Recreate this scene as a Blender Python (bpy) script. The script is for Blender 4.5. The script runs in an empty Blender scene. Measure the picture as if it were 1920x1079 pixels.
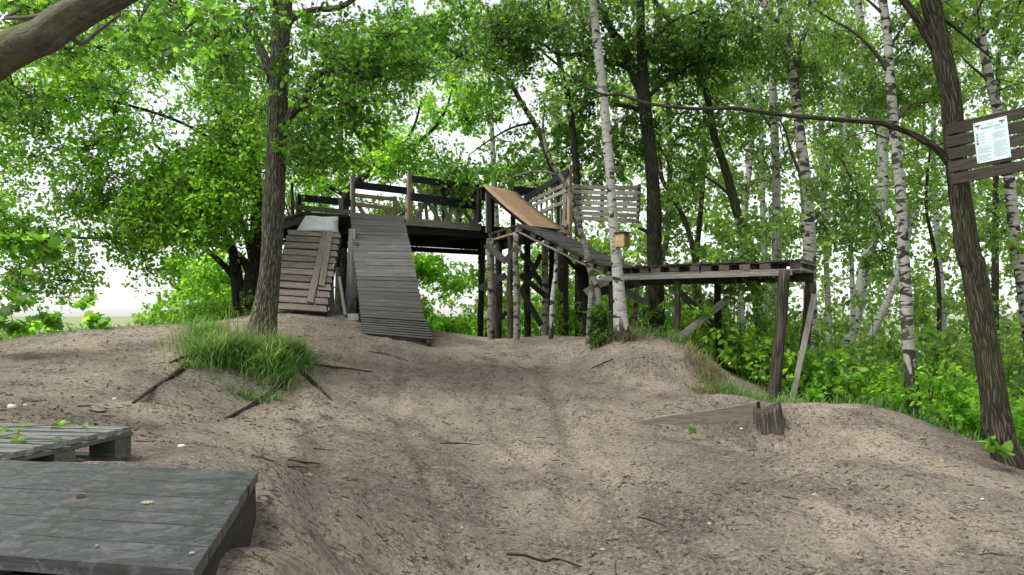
import bpy, math, random
import numpy as np
from mathutils import Vector, Matrix

# ------------------------------------------------------------------ camera, sky, sun, exposure
SC = bpy.context.scene
COL = SC.collection
EYE = 1.55          # eye height over the trodden ground where the photographer stands
FPX = 1400.0        # focal length in photograph pixels (1920 wide)
HOR = 590.0         # horizon row
cam = bpy.data.cameras.new('camera')
cam.sensor_width = 36.0
cam.lens = FPX / 1920 * 36.0
cam.shift_y = (HOR - 539.5) / 1920
cam.clip_start = 0.05
cam.clip_end = 9000
camo = bpy.data.objects.new('camera', cam)
COL.objects.link(camo)
camo.location = (0, 0, EYE)
camo.rotation_euler = (math.radians(90), 0, 0)
SC.camera = camo

SUN_EL, SUN_AZ = math.radians(60), math.radians(248)     # azimuth clockwise from +Y
world = bpy.data.worlds.new('World')
SC.world = world
world.use_nodes = True
wn, wl = world.node_tree.nodes, world.node_tree.links
wn.clear()
w_out = wn.new('ShaderNodeOutputWorld')
w_bg = wn.new('ShaderNodeBackground')
w_sky = wn.new('ShaderNodeTexSky')
w_sky.sky_type = 'NISHITA'
w_sky.sun_disc = False
w_sky.sun_elevation = SUN_EL
w_sky.sun_rotation = SUN_AZ
w_sky.air_density = 1.0
w_sky.dust_density = 1.0
w_hsv = wn.new('ShaderNodeHueSaturation')                # overcast: a nearly colourless sky
w_hsv.inputs['Saturation'].default_value = 0.2
wl.new(w_sky.outputs[0], w_hsv.inputs['Color'])
wl.new(w_hsv.outputs[0], w_bg.inputs['Color'])
w_bg.inputs['Strength'].default_value = 0.125
wl.new(w_bg.outputs[0], w_out.inputs[0])
sl = bpy.data.lights.new('sun', 'SUN')
sl.energy = 1.9
sl.angle = math.radians(26)
sl.color = (1.0, 0.96, 0.9)
slo = bpy.data.objects.new('sun', sl)
COL.objects.link(slo)
sdir = Vector((math.sin(SUN_AZ) * math.cos(SUN_EL), math.cos(SUN_AZ) * math.cos(SUN_EL), math.sin(SUN_EL)))
slo.rotation_euler = sdir.to_track_quat('Z', 'Y').to_euler()
slo.location = sdir * 40
SC.view_settings.view_transform = 'Standard'
SC.view_settings.look = 'None'
SC.view_settings.gamma = 1.0
SC.view_settings.use_curve_mapping = False
SC.view_settings.exposure = 1.2
SC.render.engine = 'CYCLES'
SC.cycles.max_bounces = 7
SC.cycles.diffuse_bounces = 4
SC.cycles.glossy_bounces = 2
SC.cycles.transmission_bounces = 5
SC.cycles.transparent_max_bounces = 4
SC.cycles.caustics_reflective = False
SC.cycles.caustics_refractive = False
SC.cycles.use_denoising = True

# ------------------------------------------------------------------ helpers
RNG = np.random.default_rng(11)
random.seed(5)
WM = {}                                                  # world matrix of everything built


def P(px, py, D):
    """A photograph pixel and a distance give a place."""
    return Vector(((px - 960) / FPX * D, D, EYE + (HOR - py) / FPX * D))


def tag(o, label=None, cat=None, group=None, kind=None):
    if label: o['label'] = label
    if cat: o['category'] = cat
    if group: o['group'] = group
    if kind: o['kind'] = kind
    return o


def place(o, mw, parent=None):
    o.matrix_basis = mw
    WM[o.name] = mw.copy()
    if parent is not None:
        o.parent = parent
        o.matrix_parent_inverse = WM[parent.name].inverted()
    return o


def empty(name, loc, parent=None):
    o = bpy.data.objects.new(name, None)
    o.empty_display_size = 0.2
    COL.objects.link(o)
    return place(o, Matrix.Translation(Vector(loc)), parent)


def thing(name, label, cat, loc, group=None):
    return tag(empty(name, loc), label, cat, group)


def mesh_obj(name, verts, faces, mat, parent=None, mw=None, smooth=False, uv=None):
    me = bpy.data.meshes.new(name)
    me.from_pydata([tuple(v) for v in verts], [], faces)
    if uv is not None:
        lay = me.uv_layers.new(name='uv')
        li = np.zeros(len(me.loops), dtype=np.int32)
        me.loops.foreach_get('vertex_index', li)
        lay.data.foreach_set('uv', np.asarray(uv, dtype=np.float32)[li].ravel())
    if smooth:
        me.polygons.foreach_set('use_smooth', [True] * len(me.polygons))
    me.materials.append(mat)
    me.update()
    o = bpy.data.objects.new(name, me)
    COL.objects.link(o)
    return place(o, mw if mw is not None else Matrix(), parent)


def np_mesh(name, V, F, mat, parent=None, smooth=False):
    """V (n,3), F (m,k) arrays, quickly into one mesh, in world coordinates."""
    me = bpy.data.meshes.new(name)
    V = np.ascontiguousarray(V, dtype=np.float32)
    F = np.ascontiguousarray(F, dtype=np.int32)
    m, k = F.shape
    me.vertices.add(len(V)); me.vertices.foreach_set('co', V.ravel())
    me.loops.add(m * k); me.loops.foreach_set('vertex_index', F.ravel())
    me.polygons.add(m)
    me.polygons.foreach_set('loop_start', np.arange(0, m * k, k, dtype=np.int32))
    if smooth:
        me.polygons.foreach_set('use_smooth', np.ones(m, dtype=bool))
    me.materials.append(mat)
    me.update(calc_edges=True)
    o = bpy.data.objects.new(name, me)
    COL.objects.link(o)
    return place(o, Matrix(), parent)


def frame_from(x, up):
    x = Vector(x).normalized()
    y = Vector(up).cross(x)
    if y.length < 1e-4:
        y = Vector((0, 1, 0)).cross(x)
    y.normalize()
    z = x.cross(y)
    return x, y, z


def board(name, p0, p1, width, thick, up, mat, parent=None, seg=2, rough=0.004, offset=0.0, shear=0.0, cham=0.003):
    """A sawn board from p0 to p1; `up` is the way its broad face looks; chamfered, a little warped."""
    p0, p1 = Vector(p0), Vector(p1)
    L = (p1 - p0).length
    x, y, z = frame_from(p1 - p0, up)
    mw = Matrix((x, y, z)).transposed().to_4x4()
    mw.translation = p0 + z * offset
    c = min(cham, thick * 0.2, width * 0.2)
    hw, ht = width / 2, thick / 2
    prof = [(-hw + c, -ht), (hw - c, -ht), (hw, -ht + c), (hw, ht - c), (hw - c, ht), (-hw + c, ht), (-hw, ht - c), (-hw, -ht + c)]
    vs, fs = [], []
    warp = random.uniform(-1, 1) * rough * 1.6
    for i in range(seg + 1):
        t = i / seg
        xx = t * L
        wz = warp * math.sin(t * math.pi)
        wy = random.uniform(-1, 1) * rough * 0.7
        for (a, b) in prof:
            ex = random.uniform(-1, 1) * rough if i in (0, seg) else 0
            vs.append((xx + ex + shear * a, a + wy + random.uniform(-.3, .3) * rough, b + wz + random.uniform(-.2, .2) * rough))
    for i in range(seg):
        for k in range(8):
            a, b = i * 8 + k, i * 8 + (k + 1) % 8
            fs.append((a, a + 8, b + 8, b))
    fs.append(tuple(range(8)))
    fs.append(tuple(reversed(range(seg * 8, seg * 8 + 8))))
    return mesh_obj(name, vs, fs, mat, parent, mw)


def catmull(pts, n):
    """Smooth a list of (x,y,z,r) into n samples per span."""
    P_ = np.asarray(pts, float)
    if len(P_) < 3:
        t = np.linspace(0, 1, n * (len(P_) - 1) + 1)[:, None]
        return P_[0] + (P_[-1] - P_[0]) * t
    Q = np.vstack([2 * P_[0] - P_[1], P_, 2 * P_[-1] - P_[-2]])
    out = []
    for i in range(1, len(Q) - 2):
        p0, p1, p2, p3 = Q[i - 1], Q[i], Q[i + 1], Q[i + 2]
        for t in np.linspace(0, 1, n, endpoint=False):
            out.append(0.5 * ((2 * p1) + (-p0 + p2) * t + (2 * p0 - 5 * p1 + 4 * p2 - p3) * t * t + (-p0 + 3 * p1 - 3 * p2 + p3) * t ** 3))
    out.append(Q[-2])
    out = np.array(out)
    out[:, 3] = np.clip(out[:, 3], 0.001, None)
    return out


def pnoise(x, y, seed, wrap):
    """Value noise that closes on itself after `wrap` cells in x."""
    t = np.random.default_rng(seed).uniform(-1, 1, (wrap, 512))
    xi, yi = np.floor(x).astype(int), np.floor(y).astype(int)
    fx, fy = x - xi, y - yi
    fx, fy = fx * fx * (3 - 2 * fx), fy * fy * (3 - 2 * fy)
    g = lambda p, q: t[p % wrap, q % 512]
    return (g(xi, yi) * (1 - fx) + g(xi + 1, yi) * fx) * (1 - fy) + (g(xi, yi + 1) * (1 - fx) + g(xi + 1, yi + 1) * fx) * fy


def tube_data(path, sides=12, lump=0.0, seed=0, cap=True, furrow=0.0):
    """path (n,4): rings of `sides`, uv in metres; seam turned away from the camera (+Y side)."""
    rs = np.random.default_rng(seed)
    n = len(path)
    pos, rad = path[:, :3], path[:, 3]
    tan = np.gradient(pos, axis=0)
    tan /= np.linalg.norm(tan, axis=1)[:, None] + 1e-9
    ref = np.array([0.0, 1.0, 0.0])
    u = ref - tan * (tan @ ref)[:, None]
    u /= np.linalg.norm(u, axis=1)[:, None] + 1e-9
    v = np.cross(tan, u)
    s = np.concatenate([[0], np.cumsum(np.linalg.norm(np.diff(pos, axis=0), axis=1))])
    ang = np.linspace(0, 2 * math.pi, sides + 1)
    ph = rs.uniform(0, 6.28, 6)
    R = rad[:, None] * np.ones((1, sides + 1))
    if lump:
        A, S = np.meshgrid(ang, s)
        R = R * (1 + lump * (0.5 * np.sin(2 * A + ph[0] + S * 1.3) + 0.35 * np.sin(3 * A + ph[1] - S * 2.1) + 0.3 * np.sin(S * 5 + ph[2]) + 0.3 * np.sin(5 * A + S * 3.3 + ph[3])))
    if furrow:
        A, S = np.meshgrid(ang / (2 * math.pi), s)
        A2 = A % 1.0
        f = 1 - np.abs(pnoise(A2 * 17 + 0.6 * np.sin(S * 2.2), S * 4.5, seed, 17)) * 2.0 + .35 * pnoise(A2 * 31, S * 11, seed + 1, 31)
        big = pnoise(A2 * 4, S * 2.0, seed + 2, 4)
        R = R + furrow * (f * .5 - .3) + furrow * 1.1 * big
    V = pos[:, None, :] + R[:, :, None] * (np.cos(ang)[None, :, None] * u[:, None, :] + np.sin(ang)[None, :, None] * v[:, None, :])
    V = V.reshape(-1, 3)
    meanr = max(rad.mean(), 0.01)
    UV = np.stack([np.tile(ang * meanr, (n, 1)), np.tile(s[:, None], (1, sides + 1))], -1).reshape(-1, 2)
    w = sides + 1
    F = []
    for i in range(n - 1):
        for k in range(sides):
            a = i * w + k
            F.append((a, a + 1, a + w + 1, a + w))
    if cap:
        F.append(tuple(i for i in range(sides - 1, -1, -1)))
        F.append(tuple((n - 1) * w + i for i in range(sides)))
    return V, F, UV


def tube(name, path, mat, parent=None, sides=12, lump=0.0, seed=0, cap=True, smooth=True, furrow=0.0):
    V, F, UV = tube_data(np.asarray(path, float), sides, lump, seed, cap, furrow)
    return mesh_obj(name, V, F, mat, parent, None, smooth, UV)


def pole(name, p0, p1, r0, r1, mat, parent=None, lump=0.06, seed=0, bend=0.012, sides=10):
    p0, p1 = Vector(p0), Vector(p1)
    rs = random.Random(seed)
    pts = []
    for i in range(5):
        t = i / 4
        q = p0.lerp(p1, t)
        k = math.sin(t * math.pi) * bend
        pts.append((q.x + rs.uniform(-1, 1) * k, q.y + rs.uniform(-1, 1) * k, q.z, r0 + (r1 - r0) * t))
    return tube(name, catmull(pts, 3), mat, parent, sides, lump, seed)


# ------------------------------------------------------------------ materials
def new_mat(name):
    m = bpy.data.materials.new(name)
    m.use_nodes = True
    nt = m.node_tree
    nt.nodes.clear()
    out = nt.nodes.new('ShaderNodeOutputMaterial')
    b = nt.nodes.new('ShaderNodeBsdfPrincipled')
    nt.links.new(b.outputs[0], out.inputs[0])
    return m, nt, b, out


def nd(nt, typ, **kw):
    n = nt.nodes.new(typ)
    for k, v in kw.items():
        if k in n.inputs.keys():
            n.inputs[k].default_value = v
        else:
            setattr(n, k, v)
    return n


def noise(nt, vec, scale, detail=5, rough=0.6, dist=0.0):
    n = nd(nt, 'ShaderNodeTexNoise', Scale=scale, Detail=detail, Roughness=rough, Distortion=dist)
    if vec is not None:
        nt.links.new(vec, n.inputs['Vector'])
    return n.outputs['Fac']


def mapping(nt, src, scale, loc=None):
    n = nd(nt, 'ShaderNodeMapping')
    n.inputs['Scale'].default_value = scale
    nt.links.new(src, n.inputs['Vector'])
    if loc is not None:
        nt.links.new(loc, n.inputs['Location'])
    return n.outputs[0]


def ramp(nt, fac, stops, interp='LINEAR'):
    n = nt.nodes.new('ShaderNodeValToRGB')
    n.color_ramp.interpolation = interp
    el = n.color_ramp.elements
    while len(el) < len(stops):
        el.new(0.5)
    for e, (p, c) in zip(el, stops):
        e.position = p
        e.color = (c[0], c[1], c[2], 1) if not isinstance(c, (int, float)) else (c, c, c, 1)
    nt.links.new(fac, n.inputs[0])
    return n.outputs[0]


def mixc(nt, fac, a, b, blend='MIX'):
    n = nt.nodes.new('ShaderNodeMix')
    n.data_type = 'RGBA'
    n.blend_type = blend
    for sock, val in ((n.inputs[0], fac), (n.inputs[6], a), (n.inputs[7], b)):
        if hasattr(val, 'is_linked'):
            nt.links.new(val, sock)
        elif isinstance(val, (int, float)):
            sock.default_value = val if sock.type == 'VALUE' else (val, val, val, 1)
        else:
            sock.default_value = (*val[:3], 1)
    return n.outputs[2]


def math_(nt, op, a, b=None):
    n = nt.nodes.new('ShaderNodeMath')
    n.operation = op
    for sock, val in zip(n.inputs, (a, b)):
        if val is None: continue
        if hasattr(val, 'is_linked'): nt.links.new(val, sock)
        else: sock.default_value = val
    return n.outputs[0]


def bump(nt, b, h, strength, dist):
    n = nd(nt, 'ShaderNodeBump', Strength=strength, Distance=dist)
    nt.links.new(h, n.inputs['Height'])
    nt.links.new(n.outputs[0], b.inputs['Normal'])


def wood_mat(name, c_dark, c_mid, c_light, rough=0.85, moss=0.0, mosscol=(.07, .1, .03), var=0.35, stain=0.5, wet=False):
    """Weathered sawn timber, grain along the board's own X."""
    m, nt, b, out = new_mat(name)
    tc = nd(nt, 'ShaderNodeTexCoord')
    oi = nd(nt, 'ShaderNodeObjectInfo')
    off = nt.nodes.new('ShaderNodeCombineXYZ')
    k = math_(nt, 'MULTIPLY', oi.outputs['Random'], 37.0)
    for i in range(3): nt.links.new(k, off.inputs[i])
    g = noise(nt, mapping(nt, tc.outputs['Object'], (3.0, 55, 55), off.outputs[0]), 1.0, 6, 0.65, 0.6)
    fine = noise(nt, mapping(nt, tc.outputs['Object'], (9, 220, 220), off.outputs[0]), 1.0, 3, 0.6)
    bl = noise(nt, mapping(nt, tc.outputs['Object'], (4, 7, 7), off.outputs[0]), 1.0, 4, 0.6)
    col = ramp(nt, g, [(0.25, c_dark), (0.5, c_mid), (0.78, c_light)])
    col = mixc(nt, ramp(nt, fine, [(0.36, 0.5), (0.5, 0.0)]), col, c_dark)
    col = mixc(nt, ramp(nt, bl, [(0.5, 0.0), (0.75, stain)]), col, tuple(x * 0.45 for x in c_mid))
    vv = math_(nt, 'ADD', math_(nt, 'MULTIPLY', oi.outputs['Random'], var * 2), 1.0 - var)
    hs = nd(nt, 'ShaderNodeHueSaturation')
    nt.links.new(col, hs.inputs['Color']); nt.links.new(vv, hs.inputs['Value'])
    col = hs.outputs[0]
    if moss:
        mm = noise(nt, tc.outputs['Object'], 5.0, 5, 0.65)
        col = mixc(nt, ramp(nt, mm, [(0.5 - moss * .12, 0.0), (0.72 - moss * .15, moss)]), col, mosscol)
    nt.links.new(col, b.inputs['Base Color'])
    if wet:
        wear_sheen = noise(nt, tc.outputs['Object'], 16.0, 6, .75, 1.5)
        col = mixc(nt, ramp(nt, wear_sheen, [(.5, 0.0), (.58, .55), (.64, .1)]), col, (.1, .101, .113))  # pale wear spots, their bluish tint painting in some sky sheen
        mud = noise(nt, tc.outputs['Object'], 6.0, 6, .7)
        col = mixc(nt, ramp(nt, mud, [(.6, 0.0), (.72, .5)]), col, (.12, .1, .085))
        nt.links.new(col, b.inputs['Base Color'])
        wv = noise(nt, tc.outputs['Object'], 11.0, 7, 0.7, 1.0)
        nt.links.new(ramp(nt, wv, [(0.38, 0.34), (0.62, 0.6)]), b.inputs['Roughness'])
        b.inputs['Specular IOR Level'].default_value = 1.0
        b.inputs['Coat Weight'].default_value = 0.0
        b.inputs['Coat Roughness'].default_value = 0.3
    else:
        b.inputs['Roughness'].default_value = rough
        b.inputs['Specular IOR Level'].default_value = 0.25
    h = math_(nt, 'ADD', math_(nt, 'MULTIPLY', g, 1.0), math_(nt, 'MULTIPLY', fine, 0.5))
    bump(nt, b, h, 0.25 if wet else 0.6, 0.004)
    return m


M = {}
M['grey'] = wood_mat('weathered_grey_wood', (.07, .062, .054), (.2, .185, .165), (.34, .32, .29))
M['palegrey'] = wood_mat('pale_grey_wood', (.09, .083, .072), (.24, .226, .196), (.37, .352, .315), moss=0.3)
M['tread'] = wood_mat('brown_grey_wood', (.06, .051, .042), (.18, .155, .13), (.285, .25, .213), var=.22)
M['rampgrey'] = wood_mat('ramp_grey_wood', (.022, .021, .019), (.062, .058, .052), (.115, .108, .098), var=.14, rough=.6)
M['rampmid'] = wood_mat('ramp_worn_wood', (.034, .033, .031), (.1, .096, .089), (.2, .195, .184), var=.14, rough=.55)
M['rail'] = wood_mat('mossy_rail_wood', (.07, .07, .05), (.19, .185, .14), (.3, .29, .23), moss=0.35)
M['tan'] = wood_mat('tan_wood', (.12, .085, .055), (.32, .24, .16), (.45, .36, .26), var=.2)
M['black'] = wood_mat('tarred_black_wood', (.006, .0065, .009), (.012, .013, .018), (.03, .031, .036), rough=.6, var=.3)
M['dark'] = wood_mat('dark_wood', (.012, .01, .009), (.03, .026, .022), (.065, .058, .05), var=.35)  # dark timber tone, varied from board to board
M['deckdark'] = wood_mat('dark_slope_wood', (.02, .02, .02), (.05, .05, .05), (.11, .11, .108), var=.35, rough=.55)
M['signwood'] = wood_mat('brown_sign_wood', (.016, .013, .01), (.044, .036, .028), (.085, .071, .057), var=.2)
M['pallet'] = wood_mat('pallet_wood', (.035, .033, .028), (.1, .096, .082), (.19, .185, .165), moss=.3, var=.3)
M['pallettop'] = wood_mat('wet_pallet_wood', (.045, .046, .044), (.14, .142, .138), (.27, .272, .268), moss=.1, var=.2, wet=True)
M['block'] = wood_mat('pallet_block_wood', (.03, .023, .018), (.085, .066, .05), (.16, .128, .1), var=.5)
M['wetdeck'] = wood_mat('wet_deck_wood', (.008, .008, .0086), (.022, .0216, .0235), (.06, .059, .065), moss=.0, mosscol=(.03, .036, .024), var=.14, wet=True)
M['ply'] = wood_mat('plywood_sheet', (.13, .08, .045), (.27, .175, .1), (.4, .275, .17), var=.02, stain=.75, rough=.6)
M['box'] = wood_mat('pale_box_wood', (.28, .19, .08), (.48, .36, .17), (.6, .48, .26), var=.05, stain=.2)
M['boxbrown'] = wood_mat('brown_box_wood', (.1, .06, .03), (.2, .13, .075), (.3, .21, .13), var=.05)
M['wedge'] = wood_mat('earth_stained_board', (.095, .078, .061), (.25, .208, .166), (.36, .305, .247), var=.1)


def plain(name, col, rough=.8, metal=0.0, nscale=30, amt=.25):
    m, nt, b, out = new_mat(name)
    tc = nd(nt, 'ShaderNodeTexCoord')
    f = noise(nt, tc.outputs['Object'], nscale, 5)
    c = ramp(nt, f, [(.25, tuple(x * (1 - amt) for x in col)), (.75, tuple(min(1, x * (1 + amt)) for x in col))])
    nt.links.new(c, b.inputs['Base Color'])
    b.inputs['Roughness'].default_value = rough
    b.inputs['Metallic'].default_value = metal
    return m


M['sheet'] = plain('weathered_grey_sheet', (.42, .43, .44), .55, 0.0, 9, .15)
M['paper'] = plain('laminated_paper', (.58, .7, .7), .35, 0, 40, .05)
M['ink'] = plain('print_ink', (.03, .035, .04), .6)
M['inkgrey'] = plain('print_grey', (.3, .34, .36), .6)
M['inkgreen'] = plain('print_green', (.05, .32, .27), .6)
M['inkblue'] = plain('print_blue', (.06, .3, .36), .6)
M['inkred'] = plain('print_red', (.5, .08, .07), .6)
M['concrete'] = plain('grey_concrete', (.4, .38, .35), .9, 0, 25, .2)
M['pebble'] = plain('pale_pebble', (.55, .52, .47), .7, 0, 20, .2)
M['crumb'] = plain('soil_crumb', (.1, .083, .069), .95, 0, 3, .6)
M['hole'] = plain('dark_hole', (.01, .009, .008), .9)


def bark_mat(name, dark, mid, light, moss=.3, su=26, sv=5, bumps=.9, mosscol=(.075, .095, .03), cracks=1.0):
    m, nt, b, out = new_mat(name)
    uv = nd(nt, 'ShaderNodeTexCoord').outputs['UV']
    oi = nd(nt, 'ShaderNodeTexCoord').outputs['Object']
    f = noise(nt, mapping(nt, uv, (su, sv, 1)), 1.0, 7, .7, .9)
    vo = nd(nt, 'ShaderNodeTexVoronoi', Scale=1.0)
    vo.feature = 'DISTANCE_TO_EDGE'
    nz = nd(nt, 'ShaderNodeTexNoise', Scale=3.0, Detail=3.0)
    nt.links.new(uv, nz.inputs['Vector'])
    vadd = nt.nodes.new('ShaderNodeVectorMath'); vadd.operation = 'MULTIPLY_ADD'
    nt.links.new(nz.outputs['Color'], vadd.inputs[0]); vadd.inputs[1].default_value = (.09, .25, 0); nt.links.new(uv, vadd.inputs[2])
    nt.links.new(mapping(nt, vadd.outputs[0], (su * 1.6, sv * 1.3, 1)), vo.inputs['Vector'])
    crack = ramp(nt, vo.outputs['Distance'], [(0.0, 1.0 - cracks), (0.22, 1.0)])
    col = ramp(nt, f, [(.25, dark), (.5, mid), (.75, light)])
    col = mixc(nt, crack, tuple(x * .55 for x in dark), col)
    big = noise(nt, oi, 2.2, 4)
    col = mixc(nt, ramp(nt, big, [(.42, 0.0), (.7, moss)]), col, mosscol)
    nt.links.new(col, b.inputs['Base Color'])
    b.inputs['Roughness'].default_value = .92
    b.inputs['Specular IOR Level'].default_value = .15
    bump(nt, b, math_(nt, 'ADD', math_(nt, 'MULTIPLY', crack, .8), f), bumps, .02)
    return m


M['oak'] = bark_mat('oak_bark', (.065, .057, .045), (.17, .152, .122), (.29, .265, .22), .3)
M['oakdark'] = bark_mat('dark_oak_bark', (.02, .017, .014), (.055, .047, .038), (.1, .088, .07), .3)
M['redbark'] = bark_mat('furrowed_brown_bark', (.036, .03, .021), (.105, .089, .064), (.19, .165, .122), .45, su=34, sv=3.2)
M['limb'] = bark_mat('smooth_grey_brown_bark', (.05, .042, .032), (.115, .1, .078), (.2, .175, .14), .55, su=30, sv=16, bumps=.7, mosscol=(.13, .16, .04), cracks=.15)
M['twig'] = bark_mat('twig_bark', (.025, .02, .016), (.05, .042, .033), (.09, .078, .062), .2, bumps=.2)
M['dead'] = bark_mat('bare_dead_wood', (.1, .085, .065), (.22, .19, .15), (.36, .32, .27), .1, bumps=.3)
M['root'] = bark_mat('root_bark', (.03, .024, .018), (.075, .06, .046), (.14, .115, .09), .1, bumps=.5)
M['post'] = bark_mat('weathered_post', (.032, .027, .022), (.088, .075, .061), (.165, .145, .122), .15, su=40, sv=1.6, bumps=.5)
M['postbrown'] = bark_mat('peeled_brown_post', (.042, .032, .024), (.115, .09, .07), (.205, .168, .134), .1, su=40, sv=2, bumps=.5)
M['postdark'] = bark_mat('dark_post', (.008, .007, .006), (.02, .017, .015), (.05, .044, .038), .1, su=40, sv=2, bumps=.5)
M['stump'] = bark_mat('charred_stump', (.04, .036, .031), (.14, .124, .104), (.27, .24, .2), .2, su=30, sv=2.0, bumps=.8, cracks=.7)


def birch_mat(name, white=(.46, .445, .41), band=.95, dirt=.35, base_h=.7, basew=.35, gmoss=.25):
    m, nt, b, out = new_mat(name)
    uv = nd(nt, 'ShaderNodeTexCoord').outputs['UV']
    oi = nd(nt, 'ShaderNodeTexCoord').outputs['Object']
    soft = noise(nt, mapping(nt, uv, (8, 12, 1)), 1.0, 5, .6)
    col = ramp(nt, soft, [(.25, tuple(x * .62 for x in white)), (.5, tuple(x * .9 for x in white)), (.75, white)])
    len1 = noise(nt, mapping(nt, uv, (6, 46, 1)), 1.0, 3, .6, .3)
    msk = noise(nt, mapping(nt, uv, (5, 3.5, 1)), 1.0, 2, .5)
    l1 = math_(nt, 'MULTIPLY', ramp(nt, len1, [(.54, 0.0), (.59, 1.0)]), ramp(nt, msk, [(.4, 0.15), (.6, 1.0)]))
    col = mixc(nt, math_(nt, 'MULTIPLY', l1, .85), col, (.05, .045, .04))
    pat = noise(nt, mapping(nt, uv, (5, 11, 1)), 1.0, 3, .55, .5)
    t0 = .72 - band * .18
    col = mixc(nt, ramp(nt, pat, [(t0, 0.0), (t0 + .05, 1.0)]), col, (.025, .022, .019))
    sep = nt.nodes.new('ShaderNodeSeparateXYZ'); nt.links.new(uv, sep.inputs[0])
    hb = math_(nt, 'DIVIDE', sep.outputs[1], base_h)
    fis = noise(nt, mapping(nt, uv, (26, 3.0, 1)), 1.0, 4, .6, .8)
    bs = math_(nt, 'SUBTRACT', math_(nt, 'ADD', fis, basew), math_(nt, 'MULTIPLY', hb, .6))
    col = mixc(nt, ramp(nt, bs, [(.5, 0.0), (.56, 1.0)]), col, (.035, .03, .025))
    big = noise(nt, oi, 2.5, 4)
    col = mixc(nt, ramp(nt, big, [(.45, 0.0), (.75, gmoss)]), col, (.17, .18, .1))
    nt.links.new(col, b.inputs['Base Color'])
    b.inputs['Roughness'].default_value = .75
    b.inputs['Specular IOR Level'].default_value = .25
    bump(nt, b, math_(nt, 'SUBTRACT', soft, math_(nt, 'MULTIPLY', ramp(nt, bs, [(.45, 0.0), (.6, 1.0)]), .8)), .5, .012)
    return m


M['birch'] = birch_mat('birch_bark')
M['birch2'] = birch_mat('birch_bark_dark_patches', (.4, .385, .345), band=1.25, base_h=1.4, basew=.42, gmoss=.4)
M['birchpole'] = birch_mat('birch_pole_bark', (.24, .22, .19), band=1.1, base_h=.4, basew=.2, gmoss=.35)
M['birchfar'] = birch_mat('pale_birch_bark', (.4, .4, .37), band=.9, base_h=1.0, gmoss=.35)


def leaf_mat(name, cols, trans=.5, tcol=(.76, .8, .36), rough=.45):
    m, nt, b, out = new_mat(name)
    ge = nd(nt, 'ShaderNodeNewGeometry')
    tc = nd(nt, 'ShaderNodeTexCoord')
    n = len(cols)
    col = ramp(nt, ge.outputs['Random Per Island'], [(i / max(1, n - 1), c) for i, c in enumerate(cols)])
    clump = noise(nt, tc.outputs['Object'], 1.1, 3, .5)
    hs = nd(nt, 'ShaderNodeHueSaturation')
    nt.links.new(col, hs.inputs['Color'])
    nt.links.new(ramp(nt, clump, [(.3, .72), (.7, 1.28)]), hs.inputs['Value'])
    nt.links.new(hs.outputs[0], b.inputs['Base Color'])
    b.inputs['Roughness'].default_value = rough
    b.inputs['Specular IOR Level'].default_value = .35
    tr = nd(nt, 'ShaderNodeBsdfTranslucent')
    t = mixc(nt, 1.0, hs.outputs[0], tcol, 'MULTIPLY')
    hs2 = nd(nt, 'ShaderNodeHueSaturation'); hs2.inputs['Value'].default_value = 4.0
    nt.links.new(t, hs2.inputs['Color'])
    nt.links.new(hs2.outputs[0], tr.inputs['Color'])
    mx = nd(nt, 'ShaderNodeMixShader'); mx.inputs[0].default_value = trans
    nt.links.new(b.outputs[0], mx.inputs[1]); nt.links.new(tr.outputs[0], mx.inputs[2])
    nt.links.new(mx.outputs[0], out.inputs[0])
    return m


M['oakleaf'] = leaf_mat('oak_leaf', [(0.0403, 0.0896, 0.0202), (0.0605, 0.1322, 0.0258), (0.0851, 0.1770, 0.0336), (0.1322, 0.2408, 0.0448)], .56)
M['oakleafdark'] = leaf_mat('dark_oak_leaf', [(0.0358, 0.0762, 0.0179), (0.0515, 0.1075, 0.0224), (0.0717, 0.1434, 0.0291)], .52)
M['birchleaf'] = leaf_mat('birch_leaf', [(0.0582, 0.1075, 0.0314), (0.0874, 0.1568, 0.0403), (0.1187, 0.2038, 0.0504), (0.1624, 0.2486, 0.0616)], .56)
M['brightleaf'] = leaf_mat('bright_leaf', [(0.0784, 0.1658, 0.0235), (0.1165, 0.2330, 0.0314), (0.1624, 0.2934, 0.0403), (0.2184, 0.3450, 0.0560)], .56)
M['farleaf'] = leaf_mat('far_leaf', [(0.0896, 0.1434, 0.0515), (0.1232, 0.1926, 0.0650), (0.1624, 0.2408, 0.0784)], .55)
M['grass'] = leaf_mat('grass_blade', [(.05, .125, .026), (.078, .175, .038), (.108, .21, .055), (.2, .26, .12)], .4, (.8, .75, .5))
M['drygrass'] = leaf_mat('dry_grass_blade', [(.08, .12, .03), (.16, .17, .07), (.25, .22, .12)], .35, (.8, .7, .5))
M['litter'] = leaf_mat('dead_leaf', [(.16, .1, .05), (.3, .22, .12), (.1, .06, .035), (.45, .4, .22)], .2, (.3, .25, .2))
M['yellow'] = leaf_mat('yellowed_leaf', [(.34, .34, .2), (.38, .35, .22)], .2, (.3, .3, .2))
M['red'] = leaf_mat('red_leaf', [(.06, .022, .018), (.08, .03, .022)], .2, (.3, .1, .1))

# ------------------------------------------------------------------ the ground
def vnoise(x, y, seed):
    """Smooth value noise on arrays."""
    t = np.random.default_rng(seed).uniform(-1, 1, (256, 256))
    xi, yi = np.floor(x).astype(int), np.floor(y).astype(int)
    fx, fy = x - xi, y - yi
    fx, fy = fx * fx * (3 - 2 * fx), fy * fy * (3 - 2 * fy)
    g = lambda a, b: t[a % 256, b % 256]
    return (g(xi, yi) * (1 - fx) + g(xi + 1, yi) * fx) * (1 - fy) + (g(xi, yi + 1) * (1 - fx) + g(xi + 1, yi + 1) * fx) * fy


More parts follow.
